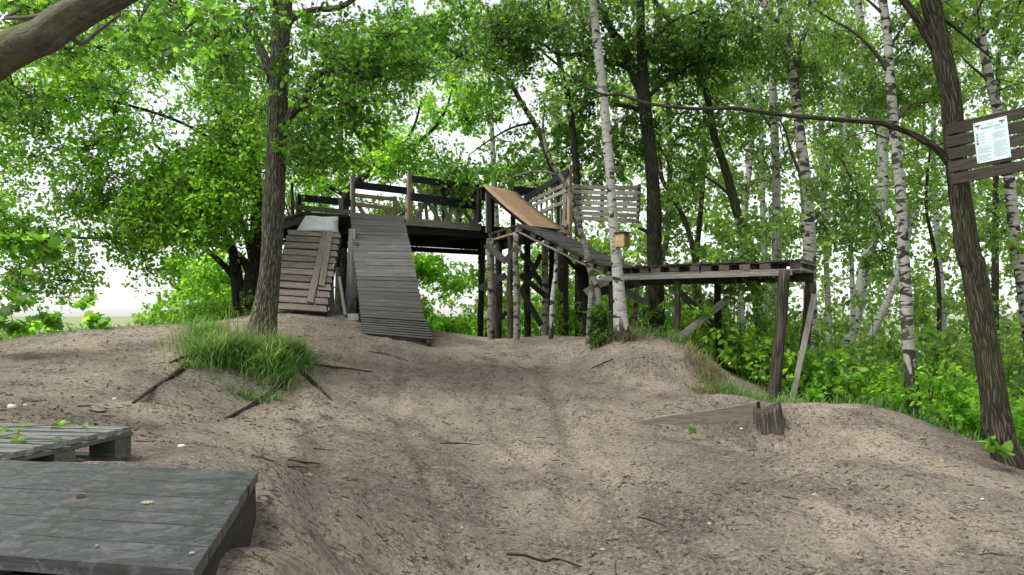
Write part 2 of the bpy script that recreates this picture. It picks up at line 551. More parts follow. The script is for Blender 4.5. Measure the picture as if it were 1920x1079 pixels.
CTRL = []                     # (x, y, z) the ground passes through
for px, py, D in [            # read off the photograph: pixel and estimated distance
    (960, 1079, 4.42), (800, 1079, 4.1), (700, 1079, 3.7), (600, 1079, 3.15), (1200, 1079, 4.42), (1500, 1079, 4.4), (1900, 1079, 4.35),
    (560, 1000, 3.05), (520, 950, 2.95), (500, 872, 3.9), (600, 870, 5.2),
    (960, 1000, 5.05), (960, 900, 6.0), (960, 800, 7.6), (960, 700, 9.8), (960, 640, 12.1), (700, 850, 5.8), (700, 760, 7.8), (700, 680, 9.9), (745, 638, 11.2),
    (0, 790, 4.2), (0, 700, 6.8), (0, 655, 8.0), (100, 624, 8.8), (300, 612, 9.6), (400, 605, 11.0), (560, 592, 11.5), (640, 596, 12.0),
    (300, 700, 7.2), (300, 760, 5.8), (250, 830, 4.2), (400, 820, 5.2), (470, 782, 7.0), (560, 800, 6.4), (350, 762, 6.6),
    (450, 720, 7.8), (380, 690, 8.2), (470, 660, 9.0), (540, 690, 8.3), (585, 745, 7.5), (640, 690, 9.0), (580, 640, 10.2),
    (900, 638, 13.2), (1000, 632, 13.3), (1050, 632, 13.0), (1110, 636, 11.6), (1165, 645, 11.0), (1240, 652, 12.0), (1050, 680, 10.6),
    (1200, 664, 10.4), (1280, 672, 10.3), (1130, 690, 10.0), (1200, 735, 9.0), (1320, 745, 8.9), (1400, 752, 8.6), (1180, 788, 7.75), (1412, 757, 8.1),
    (1310, 815, 7.5), (1400, 830, 7.6), (1450, 815, 7.9), (1500, 757, 8.7), (1640, 765, 8.6), (1750, 820, 7.9), (1890, 868, 7.3), (2000, 915, 6.9),
    (1400, 900, 5.95), (1800, 950, 5.5), (1500, 850, 6.8), (1650, 870, 6.6), (1340, 712, 9.9), (1200, 900, 6.0),
    (1472, 772, 8.2), (1500, 768, 8.3), (1453, 758, 9.6), (1500, 748, 10.4), (1348, 690, 10.8), (1270, 655, 11.0),
]:
    p = P(px, py, D)
    CTRL.append((p.x, p.y, p.z))
CTRL += [(-.6, 1.5, .86), (-.64, 2.0, .91), (-.85, 2.62, .9), (-1.15, 2.68, .94), (-1.5, 2.78, .97), (-2.2, 2.92, .96), (-1.3, 2.1, .7), (-2.0, 2.2, .75), (-.95, 2.3, .75), (-1.85, 3.3, .885), (-2.6, 3.4, .9), (-1.9, 3.7, .87),
         (-.25, 1.5, .4), (-.4, 2.3, .52), (0, 0, 0), (0, 2, .02), (1.5, 0, 0), (1.5, 2.5, .0), (3, 2, .02), (-1.5, 0, .3), (-3.5, 1, .8), (-4.6, 4.5, .95), (-6, 6, 1.0),
         (5.5, 4, .05), (6.5, 6, -.05), (7, 8, -.5), (5.2, 9.6, .1), (8, 12, -1.0), (4.4, 13, -.45), (2.4, 14.2, .3), (5, 17, -1.0), (10, 16, -1.4),
         (-4.8, 13.4, 1.4), (-6.5, 11.5, .5), (-7.5, 9, .7), (-8.5, 12.5, -.8), (-6, 16, -.2), (-3, 15.6, 1.15), (-1.2, 15.4, 1.0), (.8, 15.2, .85),
         (-1.5, 17.5, 0), (1, 18, -.2), (-4, 20, -1.2), (1, 22, -1.4), (-10, 7, .1), (-12, 16, -2.2), (8, 22, -1.6), (12, 6, -1.2), (10, 0, -.4), (0, -5, 0), (-7, -3, .7), (-12, 2, .5), (12, 24, -1.8), (-12, 24, -2.4)]
CTRL = np.array(CTRL)


def tps_fit(pts, smooth=2e-3):
    n = len(pts)
    d2 = ((pts[:, None, :2] - pts[None, :, :2]) ** 2).sum(-1)
    K = 0.5 * d2 * np.log(d2 + 1e-12) + np.eye(n) * smooth
    A = np.zeros((n + 3, n + 3))
    A[:n, :n] = K
    A[:n, n] = 1; A[:n, n + 1:] = pts[:, :2]
    A[n, :n] = 1; A[n + 1:, :n] = pts[:, :2].T
    return np.linalg.solve(A, np.concatenate([pts[:, 2], np.zeros(3)]))


TW = tps_fit(CTRL)


def ground_z(x, y, fine=False):
    x, y = np.atleast_1d(np.asarray(x, float)), np.atleast_1d(np.asarray(y, float))
    z = np.zeros_like(x)
    flat = z.ravel(); fx, fy = x.ravel(), y.ravel()
    cx, cy = np.clip(fx, -16, 16), np.clip(fy, -8, 27)
    n = len(CTRL)
    for i in range(0, len(fx), 20000):
        a, b = cx[i:i + 20000], cy[i:i + 20000]
        d2 = (a[:, None] - CTRL[None, :, 0]) ** 2 + (b[:, None] - CTRL[None, :, 1]) ** 2
        flat[i:i + 20000] = (0.5 * d2 * np.log(d2 + 1e-12)) @ TW[:n] + TW[n] + TW[n + 1] * a + TW[n + 2] * b
    # the dirt drops away in front of the edging board beside the stump
    ex, ey, el = 1.53, .38, 1.577
    tt = ((fx - 1.09) * ex + (fy - 7.62) * ey) / el ** 2
    nn = ((fx - 1.09) * ey - (fy - 7.62) * ex) / el
    up_ = np.clip((nn + .03) / .12, 0, 1)
    flat -= .16 * np.clip(tt - .08, 0, 1.25) * np.clip((1.06 - tt) / .12, 0, 1) * up_ * np.exp(-(np.maximum(nn, 0) / .8) ** 2)
    # the oak stands on a raised root plate with a worn edge
    rr = np.hypot((fx + 3.02) / .82, (fy - 8.35) / .95)
    flat += .2 / (1 + np.exp((rr - 1) * 11))
    # hump of earth at the foot of the birdhouse birch
    rr = np.hypot((fx - 1.95) / .85, (fy - 10.45) / .6)
    flat += .17 / (1 + np.exp((rr - 1) * 9))
    r = np.hypot(fx, fy - 9)
    w = np.clip((r - 13) / 12, 0, 1); w = w * w * (3 - 2 * w)
    far = -2.2 - 4.5 * np.clip((-fx - 2) / 18, 0, 1) - 4 * np.clip((r - 60) / 200, 0, 1)
    flat[:] = flat * (1 - w) + far * w
    if fine:
        near = np.clip((20 - r) / 6, 0, 1)
        bmp = .022 * vnoise(fx * 1.3, fy * 1.3, 1) + .008 * vnoise(fx * 3.1, fy * 3.1, 2) + .005 * vnoise(fx * 8, fy * 8, 3) + .005 * vnoise(fx * 19, fy * 19, 4)
        bmp += .006 * np.abs(vnoise(fx * 12.3, fy * 12.3, 7)) 
        bmp += .006 * np.maximum(0, vnoise(fx * 4.6 + 3, fy * 4.6, 8)) - .012 * np.maximum(0, vnoise(fx * 5.7, fy * 5.2 + 9, 9) - .25)
        # worn wheel lines running up the path
        for (a0, a1, a2, wd, dp) in ((-.9, .34, -.02, .11, .03), (.35, .02, .012, .12, .026), (1.1, .1, -.01, .09, .024), (-.4, .12, -.012, .08, .022), (.8, .3, .02, .07, .02), (1.9, -.05, .01, .1, .022)):
            yy = fy - 4
            c = a0 + a1 * 0 + .16 * np.sin(fy * .9 + a0 * 5) - a1 * yy + a2 * yy * yy
            bmp -= dp * (np.exp(-((fx - c) / wd) ** 2) - .5 * np.exp(-((np.abs(fx - c) - 1.7 * wd) / (.7 * wd)) ** 2)) * np.clip((12 - fy) / 2, 0, 1)
        flat += bmp * near
    return z


def gz(x, y):
    return float(ground_z([x], [y], True)[0])


def axis(lo, hi, fine_lo, fine_hi, step):
    a = list(np.arange(fine_lo, fine_hi + 1e-6, step))
    s, v = step, fine_hi
    while v < hi:
        s *= 1.16; v += s; a.append(v)
    s, v = step, fine_lo
    while v > lo:
        s *= 1.16; v -= s; a.insert(0, v)
    return np.array(a)


gx_, gy_ = axis(-4000, 4000, -5.6, 5.8, .042), axis(-3000, 4500, 1.2, 13.4, .042)
GX, GY = np.meshgrid(gx_, gy_)
GZ = ground_z(GX.ravel(), GY.ravel(), True).reshape(GX.shape)
nx, ny = len(gx_), len(gy_)
idx = np.arange(nx * ny).reshape(ny, nx)
GF = np.stack([idx[:-1, :-1], idx[:-1, 1:], idx[1:, 1:], idx[1:, :-1]], -1).reshape(-1, 4)


def ground_mat():
    m, nt, b, out = new_mat('trodden_sandy_soil')
    pos = nd(nt, 'ShaderNodeTexCoord').outputs['Object']
    big = noise(nt, pos, .45, 4, .55)
    med = noise(nt, pos, 1.5, 6, .62, .6)
    grain = noise(nt, pos, 30, 9, .8)
    grit = noise(nt, pos, 110, 4, .8)
    clump = noise(nt, pos, 2.4, 7, .72, .8)
    chip = noise(nt, mapping(nt, pos, (20, 27, 24)), 1.0, 6, .72, 1.2)
    col = ramp(nt, big, [(.4, (.19, .16, .127)), (.5, (.255, .215, .17)), (.6, (.37, .312, .241))])
    col = mixc(nt, ramp(nt, med, [(.38, .6), (.53, 0.0)]), col, (.105, .088, .073))
    col = mixc(nt, ramp(nt, grain, [(.38, .8), (.48, 0.0)]), col, (.07, .057, .046))
    col = mixc(nt, ramp(nt, grain, [(.52, 0.0), (.62, .7)]), col, (.42, .362, .292))
    col = mixc(nt, ramp(nt, grit, [(.4, .7), (.48, 0.0)]), col, (.055, .045, .037))
    inside = ramp(nt, clump, [(.45, .15), (.54, 1.0)])
    dark = ramp(nt, chip, [(.42, 1.0), (.475, 0.0)])
    col = mixc(nt, math_(nt, 'MULTIPLY', math_(nt, 'MULTIPLY', inside, dark), .92), col, (.03, .024, .02))
    col = mixc(nt, ramp(nt, chip, [(.31, .85), (.36, 0.0)]), col, (.03, .024, .02))
    # away from the worn dirt the floor is green
    sep = nt.nodes.new('ShaderNodeSeparateXYZ'); nt.links.new(pos, sep.inputs[0])
    vl = nt.nodes.new('ShaderNodeVectorMath'); vl.operation = 'DISTANCE'
    nt.links.new(pos, vl.inputs[0]); vl.inputs[1].default_value = (-.6, 7.0, .6)
    gr = math_(nt, 'ADD', vl.outputs['Value'], math_(nt, 'MULTIPLY', med, 2.0))
    vl.inputs[1].default_value = (-.6, 6.0, .6)
    col = mixc(nt, ramp(nt, math_(nt, 'DIVIDE', gr, 20.0), [(.5, 0.0), (.56, 1.0)]), col, mixc(nt, ramp(nt, math_(nt, 'DIVIDE', vl.outputs['Value'], 120.0), [(.2, 0.0), (.9, 1.0)]), (.06, .085, .03), (.22, .26, .13)))  # far ground pales with distance, haze put into the colour
    nt.links.new(col, b.inputs['Base Color'])
    b.inputs['Roughness'].default_value = .95
    b.inputs['Specular IOR Level'].default_value = .15
    h = math_(nt, 'ADD', math_(nt, 'MULTIPLY', grain, 1.0), math_(nt, 'MULTIPLY', chip, .8))
    bump(nt, b, h, 1.0, .018)
    return m


M['ground'] = ground_mat()
ground = np_mesh('ground', np.stack([GX, GY, GZ], -1).reshape(-1, 3), GF, M['ground'], smooth=True)
tag(ground, 'bare sandy bike track climbing between the trees', None, None, 'structure')

# ------------------------------------------------------------------ the wooden ramp tower
E_, D_ = Vector((.83, .558, 0)), Vector((-.558, .83, 0))     # along the tower's front, and into its depth
A_ = Vector((-2.965, 13.7, 0))
UP = Vector((0, 0, 1))
ZD = EYE + 1.80                                              # deck height


def S(s, d, z):
    v = A_ + E_ * s + D_ * d
    return Vector((v.x, v.y, z))


tower = thing('ramp_tower', 'tall timber bike ramp tower with dark deck, railings and birch posts', 'ramp tower', (-1.2, 14, gz(-1.2, 14)))
deck = empty('deck', S(0, 0, ZD), tower)
nb = 12
for i in range(nb):
    d = .02 + (i + .5) * 2.4 / nb
    board('plank', S(-.9, d, ZD), S(4.3, d, ZD), 2.4 / nb - .012, .045, UP, M['dark'], deck, rough=.006)
for s in (-.85, .4, 1.65, 2.9, 4.2):
    board('joist', S(s, 0.02, ZD - .1), S(s, 2.4, ZD - .1), .06, .14, UP, M['dark'], deck)
board('beam', S(0, .08, ZD - .15), S(4.3, .08, ZD - .15), .08, .14, UP, M['dark'], deck)
board('beam', S(-.9, 2.36, ZD - .31), S(4.3, 2.36, ZD - .31), .09, .11, UP, M['dark'], deck)
board('fascia', S(-.9, 2.39, ZD - .13), S(4.3, 2.39, ZD - .13), .22, .03, -D_, M['dark'], deck)
board('edge_board', S(1.12, -.03, ZD - .02), S(2.78, -.03, ZD - .03), .14, .035, -D_, M['rail'], deck)
# front railing, right of the plank ramp
rail = empty('railing', S(1.9, 0, ZD), tower)
for s, m_, top in ((1.2, 'tan', .92), (2.68, 'grey', .84)):
    board('rail_post', S(s, -.012, ZD - .02), S(s, -.012, ZD + top), .1, .06, -D_, M[m_], rail)
board('rail_post', S(1.95, -.0, ZD - .02), S(1.95, -.0, ZD + .8), .08, .05, -D_, M['dark'], rail)
board('rail_board', S(1.22, -.075, ZD + .8), S(2.72, -.075, ZD + .77), .13, .03, -D_, M['black'], rail)
board('rail_board', S(1.2, -.075, ZD + .46), S(2.76, -.075, ZD + .4), .16, .03, -D_, M['black'], rail)
for a, b in (((1.3, .02), (1.75, .74)), ((1.85, .02), (1.32, .72)), ((1.75, .74), (2.05, .05)), ((1.95, .05), (2.5, .75)), ((2.02, .74), (2.6, .04)), ((2.2, .02), (2.6, .72))):
    board('brace', S(a[0], -.03 + random.uniform(-.005, .005), ZD + a[1]), S(b[0], -.03 + random.uniform(-.004, .004), ZD + b[1]), .075, .022, -D_, M['rail'], rail, offset=random.uniform(-.01, .012))
for s in (1.45, 1.6, 1.78, 2.1, 2.28):
    board('picket', S(s, .035, ZD), S(s + random.uniform(-.05, .05), .035, ZD + .38), .07, .02, -D_, M['palegrey'], rail)
# rear railing seen over the plank ramp
rail = empty('railing', S(1.7, 2.35, ZD), tower)
board('rail_post', S(.98, 2.33, ZD - .1), S(.98, 2.33, ZD + 1.22), .1, .07, -D_, M['grey'], rail)
board('rail_post', S(.93, 2.25, ZD - .1), S(.93, 2.25, ZD + .98), .05, .05, -D_, M['tan'], rail)
board('rail_post', S(2.3, 2.33, ZD - .1), S(2.3, 2.33, ZD + 1.1), .1, .07, -D_, M['grey'], rail)
board('rail_board', S(1.0, 2.26, ZD + 1.0), S(2.42, 2.26, ZD + .98), .16, .035, -D_, M['black'], rail)
board('rail_board', S(1.02, 2.27, ZD + .78), S(2.0, 2.27, ZD + .77), .09, .025, -D_, M['tan'], rail)
board('rail_board', S(1.02, 2.27, ZD + .58), S(2.35, 2.27, ZD + .54), .09, .025, -D_, M['tan'], rail)
board('picket', S(1.93, 2.24, ZD), S(1.93, 2.24, ZD + .83), .1, .02, -D_, M['tan'], rail)
board('brace', S(1.1, 2.3, ZD + .55), S(1.55, 2.3, ZD + .02), .08, .02, -D_, M['tan'], rail)
board('brace', S(1.7, 2.3, ZD + .5), S(2.3, 2.3, ZD + .06), .08, .02, -D_, M['tan'], rail)
# low rear railing on the left, over the metal sheet
rail = empty('railing', S(.4, 2.35, ZD), tower)
board('rail_board', S(-.25, 2.27, ZD + .62), S(.97, 2.27, ZD + .6), .15, .035, -D_, M['black'], rail)
board('rail_board', S(-.22, 2.29, ZD + .42), S(.9, 2.29, ZD + .4), .11, .025, -D_, M['palegrey'], rail)
board('rail_post', S(.68, 2.24, ZD), S(.68, 2.24, ZD + .68), .1, .025, -D_, M['grey'], rail)
board('rail_post', S(-.2, 2.31, ZD - .1), S(-.2, 2.31, ZD + .7), .08, .05, -D_, M['dark'], rail)
board('brace', S(-.1, 2.31, ZD + .42), S(.35, 2.31, ZD + .02), .08, .02, -D_, M['grey'], rail)
# left side railing of thin sticks
rail = empty('railing', S(-.9, .9, ZD), tower)
pole('rail_post', S(-.86, .62, ZD - .1), S(-.88, .62, ZD + .62), .03, .028, M['post'], rail, seed=3)
pole('rail_post', S(-.86, 1.3, ZD - .1), S(-.86, 1.3, ZD + .5), .03, .025, M['post'], rail, seed=4)
for k, d in enumerate((.25, .4, .55, .8, 1.0)):
    pole('picket', S(-.84, d, ZD - .12), S(-.84 - .04 * k, d + random.uniform(-.1, .1), ZD + random.uniform(.3, .46)), .016, .012, M['dead'], rail, seed=k)
board('brace', S(-.83, .35, ZD - .1), S(-.83, .75, ZD + .42), .05, .02, E_, M['palegrey'], rail)

# raised launch deck that the plywood slide starts from
LD = empty('launch_deck', P(930, 352, 15), tower)
sTL, sTR = P(904, 348, 14.6), P(968, 362, 15.4)
sBL, sBR = P(1000, 430, 12.9), P(1073, 442, 13.55)
back = Vector((-.5, .85, 0)) * 1.1
for i in range(6):
    o_ = back * ((i + .5) / 6 + .02)
    board('plank', sTL + o_ - UP * .03, sTR + o_ - UP * .03, .17, .04, UP, M['dark'], LD)
board('beam', sTL + back * .08 - UP * .16, sTR + back * .08 - UP * .16, .08, .2, UP, M['dark'], LD)
for q in (sTL + back * .12, sTR + back * .12, sTL + back * .95, sTR + back * .95):
    board('post', Vector((q.x, q.y, ZD + .02)), q - UP * .04, .08, .08, -D_, M['dark'], LD)
board('post', Vector((sTL.x + .12, sTL.y - .02, ZD - .2)), sTL + Vector((.12, -.05, -.16)), .11, .05, -D_, M['grey'], LD)
board('rail_board', sTR + Vector((-.05, .1, .07)), sTR + Vector((.42, .45, .1)), .16, .035, -D_, M['black'], LD)

# landing pallet between the tower and the slope
lz = EYE + 1.5
la, lb = Vector((-.42, 14.0, lz)), Vector((.1, 12.52, lz))
lw = Vector((.75, .66, 0))
land = empty('landing_pallet', (la + lb) / 2, tower)
for i in range(8):
    q = la.lerp(lb, (i + .5) / 8)
    board('plank', q - lw * .02, q + lw * 1.0, .16, .022, UP, M['deckdark'], land)
for t in (.04, .36, .68, .96):
    q = la.lerp(lb, t) + lw * .05 - UP * .062
    board('block', q - (lb - la).normalized() * .07, q + (lb - la).normalized() * .07, .1, .1, UP, M['block'], land)
board('stringer', la + lw * .03 - UP * .125, lb + lw * .03 - UP * .125, .1, .03, UP, M['tan'], land)
board('stringer', la + lw * .9 - UP * .125, lb + lw * .9 - UP * .125, .1, .03, UP, M['dark'], land)
board('beam', la + lw * .2 - UP * .22, la + lw * .2 + (lb - la) * 1.0 - UP * .22, .1, .14, UP, M['dark'], land)


def upright(px0, py0, px1, py1, D, wpx, mat, parent, seed, top_z=None, name='post', taper=.92):
    r = wpx / 2 / FPX * D * (1.18 if parent is tower else 1.0)
    a, b = P(px0, py0, D), P(px1, py1, D)
    zt = a.z if top_z is None else top_z
    k = (zt - b.z) / (a.z - b.z)
    top = b + (a - b) * k
    g = gz(b.x, b.y) - .15
    k = (g - b.z) / (a.z - b.z)
    base = b + (a - b) * k
    return pole(name, base, top, r, r * taper, mat, parent, seed=seed, bend=.018)


upright(905, 475, 900, 639, 15.2, 9, M['postdark'], tower, 1, ZD - .3)
tag(upright(919, 438, 922, 636, 13.5, 13, M['birchpole'], tower, 2, lz - .13), 'birch log post with bark on')
upright(936, 470, 934, 636, 13.7, 12, M['post'], tower, 3, lz - .13)
tag(upright(957, 420, 957, 631, 12.95, 11, M['postbrown'], tower, 4, lz - .02), 'peeled brown log post')
tag(upright(968, 431, 968, 634, 12.5, 11, M['birchpole'], tower, 5, lz - .12), 'greyish birch log post')
upright(989, 470, 989, 632, 14.5, 11, M['postdark'], tower, 6, ZD - .05)
tag(upright(1023, 455, 1022, 627, 13.3, 11, M['birchpole'], tower, 7), 'slim birch log post')
upright(1034, 455, 1033, 627, 13.5, 10, M['postdark'], tower, 8)
upright(1044, 464, 1033, 640, 12.15, 8, M['birch'], tower, 9)
for s in (-.8, .35, 1.1, 4.2):
    for d in (.1, 2.3):
        if s == 4.2 and d == .1: continue
        q = S(s, d, 0)
        pole('post', (q.x, q.y, gz(q.x, q.y) - .2), (q.x, q.y, ZD - .1), .06, .055, M['postdark'], tower, seed=int(s * 10 + d) + 50)


def bb(px0, py0, D0, px1, py1, D1, w, mat, parent, name='brace', th=.035, face=(0, -1, 0)):
    return board(name, P(px0, py0, D0), P(px1, py1, D1), w, th, Vector(face), mat, parent)


bb(901, 541, 14.0, 948, 517, 13.0, .12, M['rampgrey'], tower)
bb(911, 459, 13.3, 950, 492, 13.2, .12, M['rampgrey'], tower)
bb(949, 489, 12.75, 972, 463, 12.35, .11, M['grey'], tower)
bb(975, 515, 12.9, 1031, 563, 13.3, .1, M['dark'], tower)
bb(975, 540, 13.0, 1015, 610, 13.2, .1, M['dark'], tower)
bb(1000, 510, 13.45, 1030, 552, 13.45, .1, M['dark'], tower)
bb(1015, 478, 14.0, 978, 548, 14.3, .1, M['dark'], tower)
bb(950, 585, 14.2, 904, 640, 14.6, .08, M['dark'], tower)
bb(978, 478, 14.4, 1004, 505, 13.9, .1, M['dark'], tower)
bb(1042, 468, 13.3, 1082, 465, 13.4, .1, M['dark'], tower)

# ---- plank ramp (the long grey one)
ROWS = [((657, 399, 13.7), (757, 407, 14.1)), ((660, 457, 12.95), (768, 458, 13.2)), ((668, 520, 12.2), (781, 522, 12.3)), ((675, 585, 11.5), (795, 592, 11.55)), ((679, 625, 11.15), (813, 637, 11.1))]
LEFT, RIGHT = [P(*r[0]) for r in ROWS], [P(*r[1]) for r in ROWS]


def along(pts, t):
    t = min(max(t, 0), 1) * (len(pts) - 1)
    i = min(int(t), len(pts) - 2)
    return pts[i].lerp(pts[i + 1], t - i)


pr = thing('plank_ramp', 'long steep grey plank ramp leading up to the tower deck', 'ramp', (-1.75, 11.2, gz(-1.75, 11.2)))
NP = 38
for i in range(NP):
    t = (i + .5) / NP
    a, b = along(LEFT, t), along(RIGHT, t)
    a2, b2 = along(LEFT, t + .01), along(RIGHT, t + .01)
    nrm = (b - a).cross(a - a2).normalized()
    if nrm.z < 0: nrm = -nrm
    pitch = (along(LEFT, t + .5 / NP) - along(LEFT, t - .5 / NP)).length
    gap = .004 if i < 31 else .014
    lowered = -.012 if i >= 31 else (0.006 if 9 <= i < 19 else 0)
    ext = (b - a).normalized() * random.uniform(-.005, .005)
    board('plank', a + ext, b + ext, pitch - gap, .028, nrm, M['rampgrey'] if not (9 <= i < 19) else M['rampmid'], pr, offset=lowered + random.uniform(-.002, .002), rough=.003)
for side in (LEFT, RIGHT):
    inn = Vector((.07, 0, 0)) if side is LEFT else Vector((-.07, 0, 0))
    for i in range(4):
        board('stringer', side[i] + inn - UP * .14, side[i + 1] + inn - UP * .12, .06, .16, UP, M['dark'], pr)
for (a, t) in ((LEFT, .28), (RIGHT, .28), (LEFT, .55), (RIGHT, .55)):
    q = along(a, t)
    q = q + Vector((.09 if a is LEFT else -.09, 0, -.18))
    board('post', Vector((q.x, q.y, gz(q.x, q.y) - .15)), q, .09, .07, Vector((0, -1, 0)), M['dark'], pr)
bb(661, 430, 13.1, 653, 592, 12.7, .12, M['grey'], pr, 'prop')
bb(667, 455, 12.9, 662, 592, 12.5, .09, M['rampgrey'], pr, 'prop')
bb(676, 520, 12.2, 655, 590, 12.6, .06, M['grey'], pr, 'prop')

# ---- slatted ramp on the left with the repair boards on it
TL, TR, BR, BL = P(542, 432, 12.75), P(637, 437, 13.2), P(610, 588, 11.81), P(498, 581, 11.5)


def RL(u, v, h=0):
    q = TL.lerp(TR, u).lerp(BL.lerp(BR, u), v)
    n_ = (TR - TL).cross(TL - BL).normalized()
    return q + (n_ if n_.z > 0 else -n_) * h


nR = (TR - TL).cross(TL - BL).normalized()
if nR.z < 0: nR = -nR
sr = thing('slatted_ramp', 'short brown slatted ramp with gaps beside the oak trunk', 'ramp', (-3.3, 11.8, gz(-3.3, 11.8)))
for i in range(12):
    v = (i + .45) / 12
    j = random.uniform(-.012, .012)
    board('slat', RL(-.01 + j, v + random.uniform(-.004, .004)), RL(1.01 + j, v + random.uniform(-.004, .004)), .12, .026, nR, M['tread'], sr, rough=.008)
for u in (.1, .3, .5, .7, .9):
    board('gap_shade_board', RL(u, .01, -.026), RL(u, .975, -.026), .17, .016, nR, M['dark'], sr)  # dark boards added under the slats so the gaps look shaded
for u in (.04, .5, .96):
    board('stringer', RL(u, .0, -.09), RL(u, .985, -.09), .06, .1, nR, M['dark'], sr)
for (u0, v0, u1, v1, w) in ((.70, .0, .70, .5, .1), (.80, .0, .835, .7, .1), (.70, .48, .70, .9, .1)):
    board('repair_board', RL(u0, v0, .03), RL(u1, v1, .03), w, .02, nR, M['tread'], sr, offset=.004 if v0 > .3 else 0)
board('post', Vector((RL(.96, .4).x, RL(.96, .4).y, gz(RL(.96, .4).x, RL(.96, .4).y) - .15)), RL(.96, .4, -.12), .08, .06, Vector((0, -1, 0)), M['grey'], sr)
board('post', Vector((RL(.04, .4).x, RL(.04, .4).y, gz(RL(.04, .4).x, RL(.04, .4).y) - .15)), RL(.04, .4, -.12), .08, .06, Vector((0, -1, 0)), M['grey'], sr)
board('side_board', RL(1.03, .03, -.08), RL(1.03, .97, -.07), .12, .025, E_, M['dark'], sr)
bb(636, 520, 12.5, 648, 592, 12.2, .05, M['palegrey'], sr, 'prop')
bb(637, 450, 13.3, 632, 500, 12.9, .1, M['dark'], sr, 'prop')

ms = thing('metal_sheet', 'pale grey metal sheet bridging the slatted ramp and the deck', 'sheet', RL(.5, .0, .03))
q = [P(573, 405, 13.14), P(634, 407, 13.52), RL(.97, .012, .036), RL(.14, .012, .036)]
vs, fs = [], []
for j in range(5):
    for i in range(5):
        p_ = q[0].lerp(q[1], i / 4).lerp(q[3].lerp(q[2], i / 4), j / 4) + nR * (.012 * math.sin(i * 2.1 + j) - .02 * math.sin(j / 4 * math.pi))
        vs.append(p_)
top = len(vs)
vs += [v - nR * .006 for v in vs]
for j in range(4):
    for i in range(4):
        a = j * 5 + i
        fs.append((a, a + 1, a + 6, a + 5)); fs.append((top + a + 5, top + a + 6, top + a + 1, top + a))
rim = [0, 1, 2, 3, 4, 9, 14, 19, 24, 23, 22, 21, 20, 15, 10, 5]
for i in range(16):
    a, b = rim[i], rim[(i + 1) % 16]
    fs.append((b, a, top + a, top + b))
mesh_obj('sheet', vs, fs, M['sheet'], ms, None, True)

cb = P(661, 590, 12.1)
o = board('concrete_block', (cb.x - .07, cb.y, gz(cb.x, cb.y) + .045), (cb.x + .09, cb.y + .02, gz(cb.x, cb.y) + .05), .12, .11, UP, M['concrete'], None, rough=.008)
tag(o, 'small pale concrete block on the ground between the two left ramps', 'block')

# ---- plywood slide
slide = thing('plywood_slide', 'orange brown plywood sheet sloping down from the raised launch deck', 'slide', sBL)
vs, fs = [], []
NJ, NI = 12, 4
nS = (sTR - sTL).cross(sTL - sBL).normalized()
if nS.z < 0: nS = -nS
for j in range(NJ + 1):
    for i in range(NI + 1):
        t = j / NJ
        p_ = sTL.lerp(sTR, i / NI).lerp(sBL.lerp(sBR, i / NI), t)
        vs.append(p_ + nS * (.02 - .03 * math.sin(t * math.pi)))
top = len(vs)
vs += [v - nS * .02 for v in vs]
w_ = NI + 1
for j in range(NJ):
    for i in range(NI):
        a = j * w_ + i
        fs.append((a, a + 1, a + w_ + 1, a + w_)); fs.append((top + a + w_, top + a + w_ + 1, top + a + 1, top + a))
rim = [i for i in range(w_)] + [j * w_ + NI for j in range(1, NJ + 1)] + [NJ * w_ + i for i in range(NI - 1, -1, -1)] + [j * w_ for j in range(NJ - 1, 0, -1)]
for i in range(len(rim)):
    a, b = rim[i], rim[(i + 1) % len(rim)]
    fs.append((b, a, top + a, top + b))
xs = (sBL - sTL).normalized(); ys = nS.cross(xs)
mwS = Matrix((xs, ys, nS)).transposed().to_4x4(); mwS.translation = sTL
inv = mwS.inverted()
mesh_obj('sheet', [inv @ v for v in vs], fs, M['ply'], slide, mwS, True)
for k in (.12, .88):
    a, b = sTL.lerp(sTR, k), sBL.lerp(sBR, k)
    pts = [a.lerp(b, t) - nS * (.045 + .03 * math.sin(t * math.pi)) for t in (.02, .25, .5, .75, .97)]
    for p0, p1 in zip(pts, pts[1:]):
        board('stringer', p0, p1, .06, .08, nS, M['dark'], slide)

# ---- pallet slope from the landing down to the low platform
u0, u1 = P(973, 421, 12.5), P(1137, 500, 11.28)
wv = Vector((.6, .8, 0)) * 1.0
slope = thing('pallet_slope', 'dark plank slope of tilted pallets leading down to the low platform', 'slope', (u1.x, u1.y, gz(u1.x, u1.y)))
ux = (u1 - u0).normalized()
nU = ux.cross(wv).normalized()
if nU.z < 0: nU = -nU
NS = 15
for i in range(NS):
    q = u0.lerp(u1, (i + .5) / NS)
    board('plank', q + wv * random.uniform(-.02, .01), q + wv * (1 + random.uniform(-.01, .01)), (u1 - u0).length / NS - .012, .022, nU, M['deckdark'], slope, offset=random.uniform(-.003, .003))
for k in (.03, .5, .95):
    for t in (.03, .2, .36, .52, .7, .86, .97):
        q = u0.lerp(u1, t) + wv * k - nU * .06
        board('block', q - ux * .06, q + ux * .06, .09, .085, nU, M['block'], slope)
    for (t0, t1) in ((0, .5), (.505, 1)):
        board('stringer', u0.lerp(u1, t0) + wv * k - nU * .117, u0.lerp(u1, t1) + wv * k - nU * .117, .1, .028, nU, M['grey' if k < .1 else 'dark'], slope)
        board('rail', u0.lerp(u1, t0) + wv * k - nU * .0165 - wv * .012, u0.lerp(u1, t1) + wv * k - nU * .0165 - wv * .012, .1, .012, nU, M['dark'], slope, offset=-.006)
V_ = [P(1093, 492, 12.3), P(1095, 530, 12.3), P(1099, 580, 12.3), P(1101, 640, 12.3)]
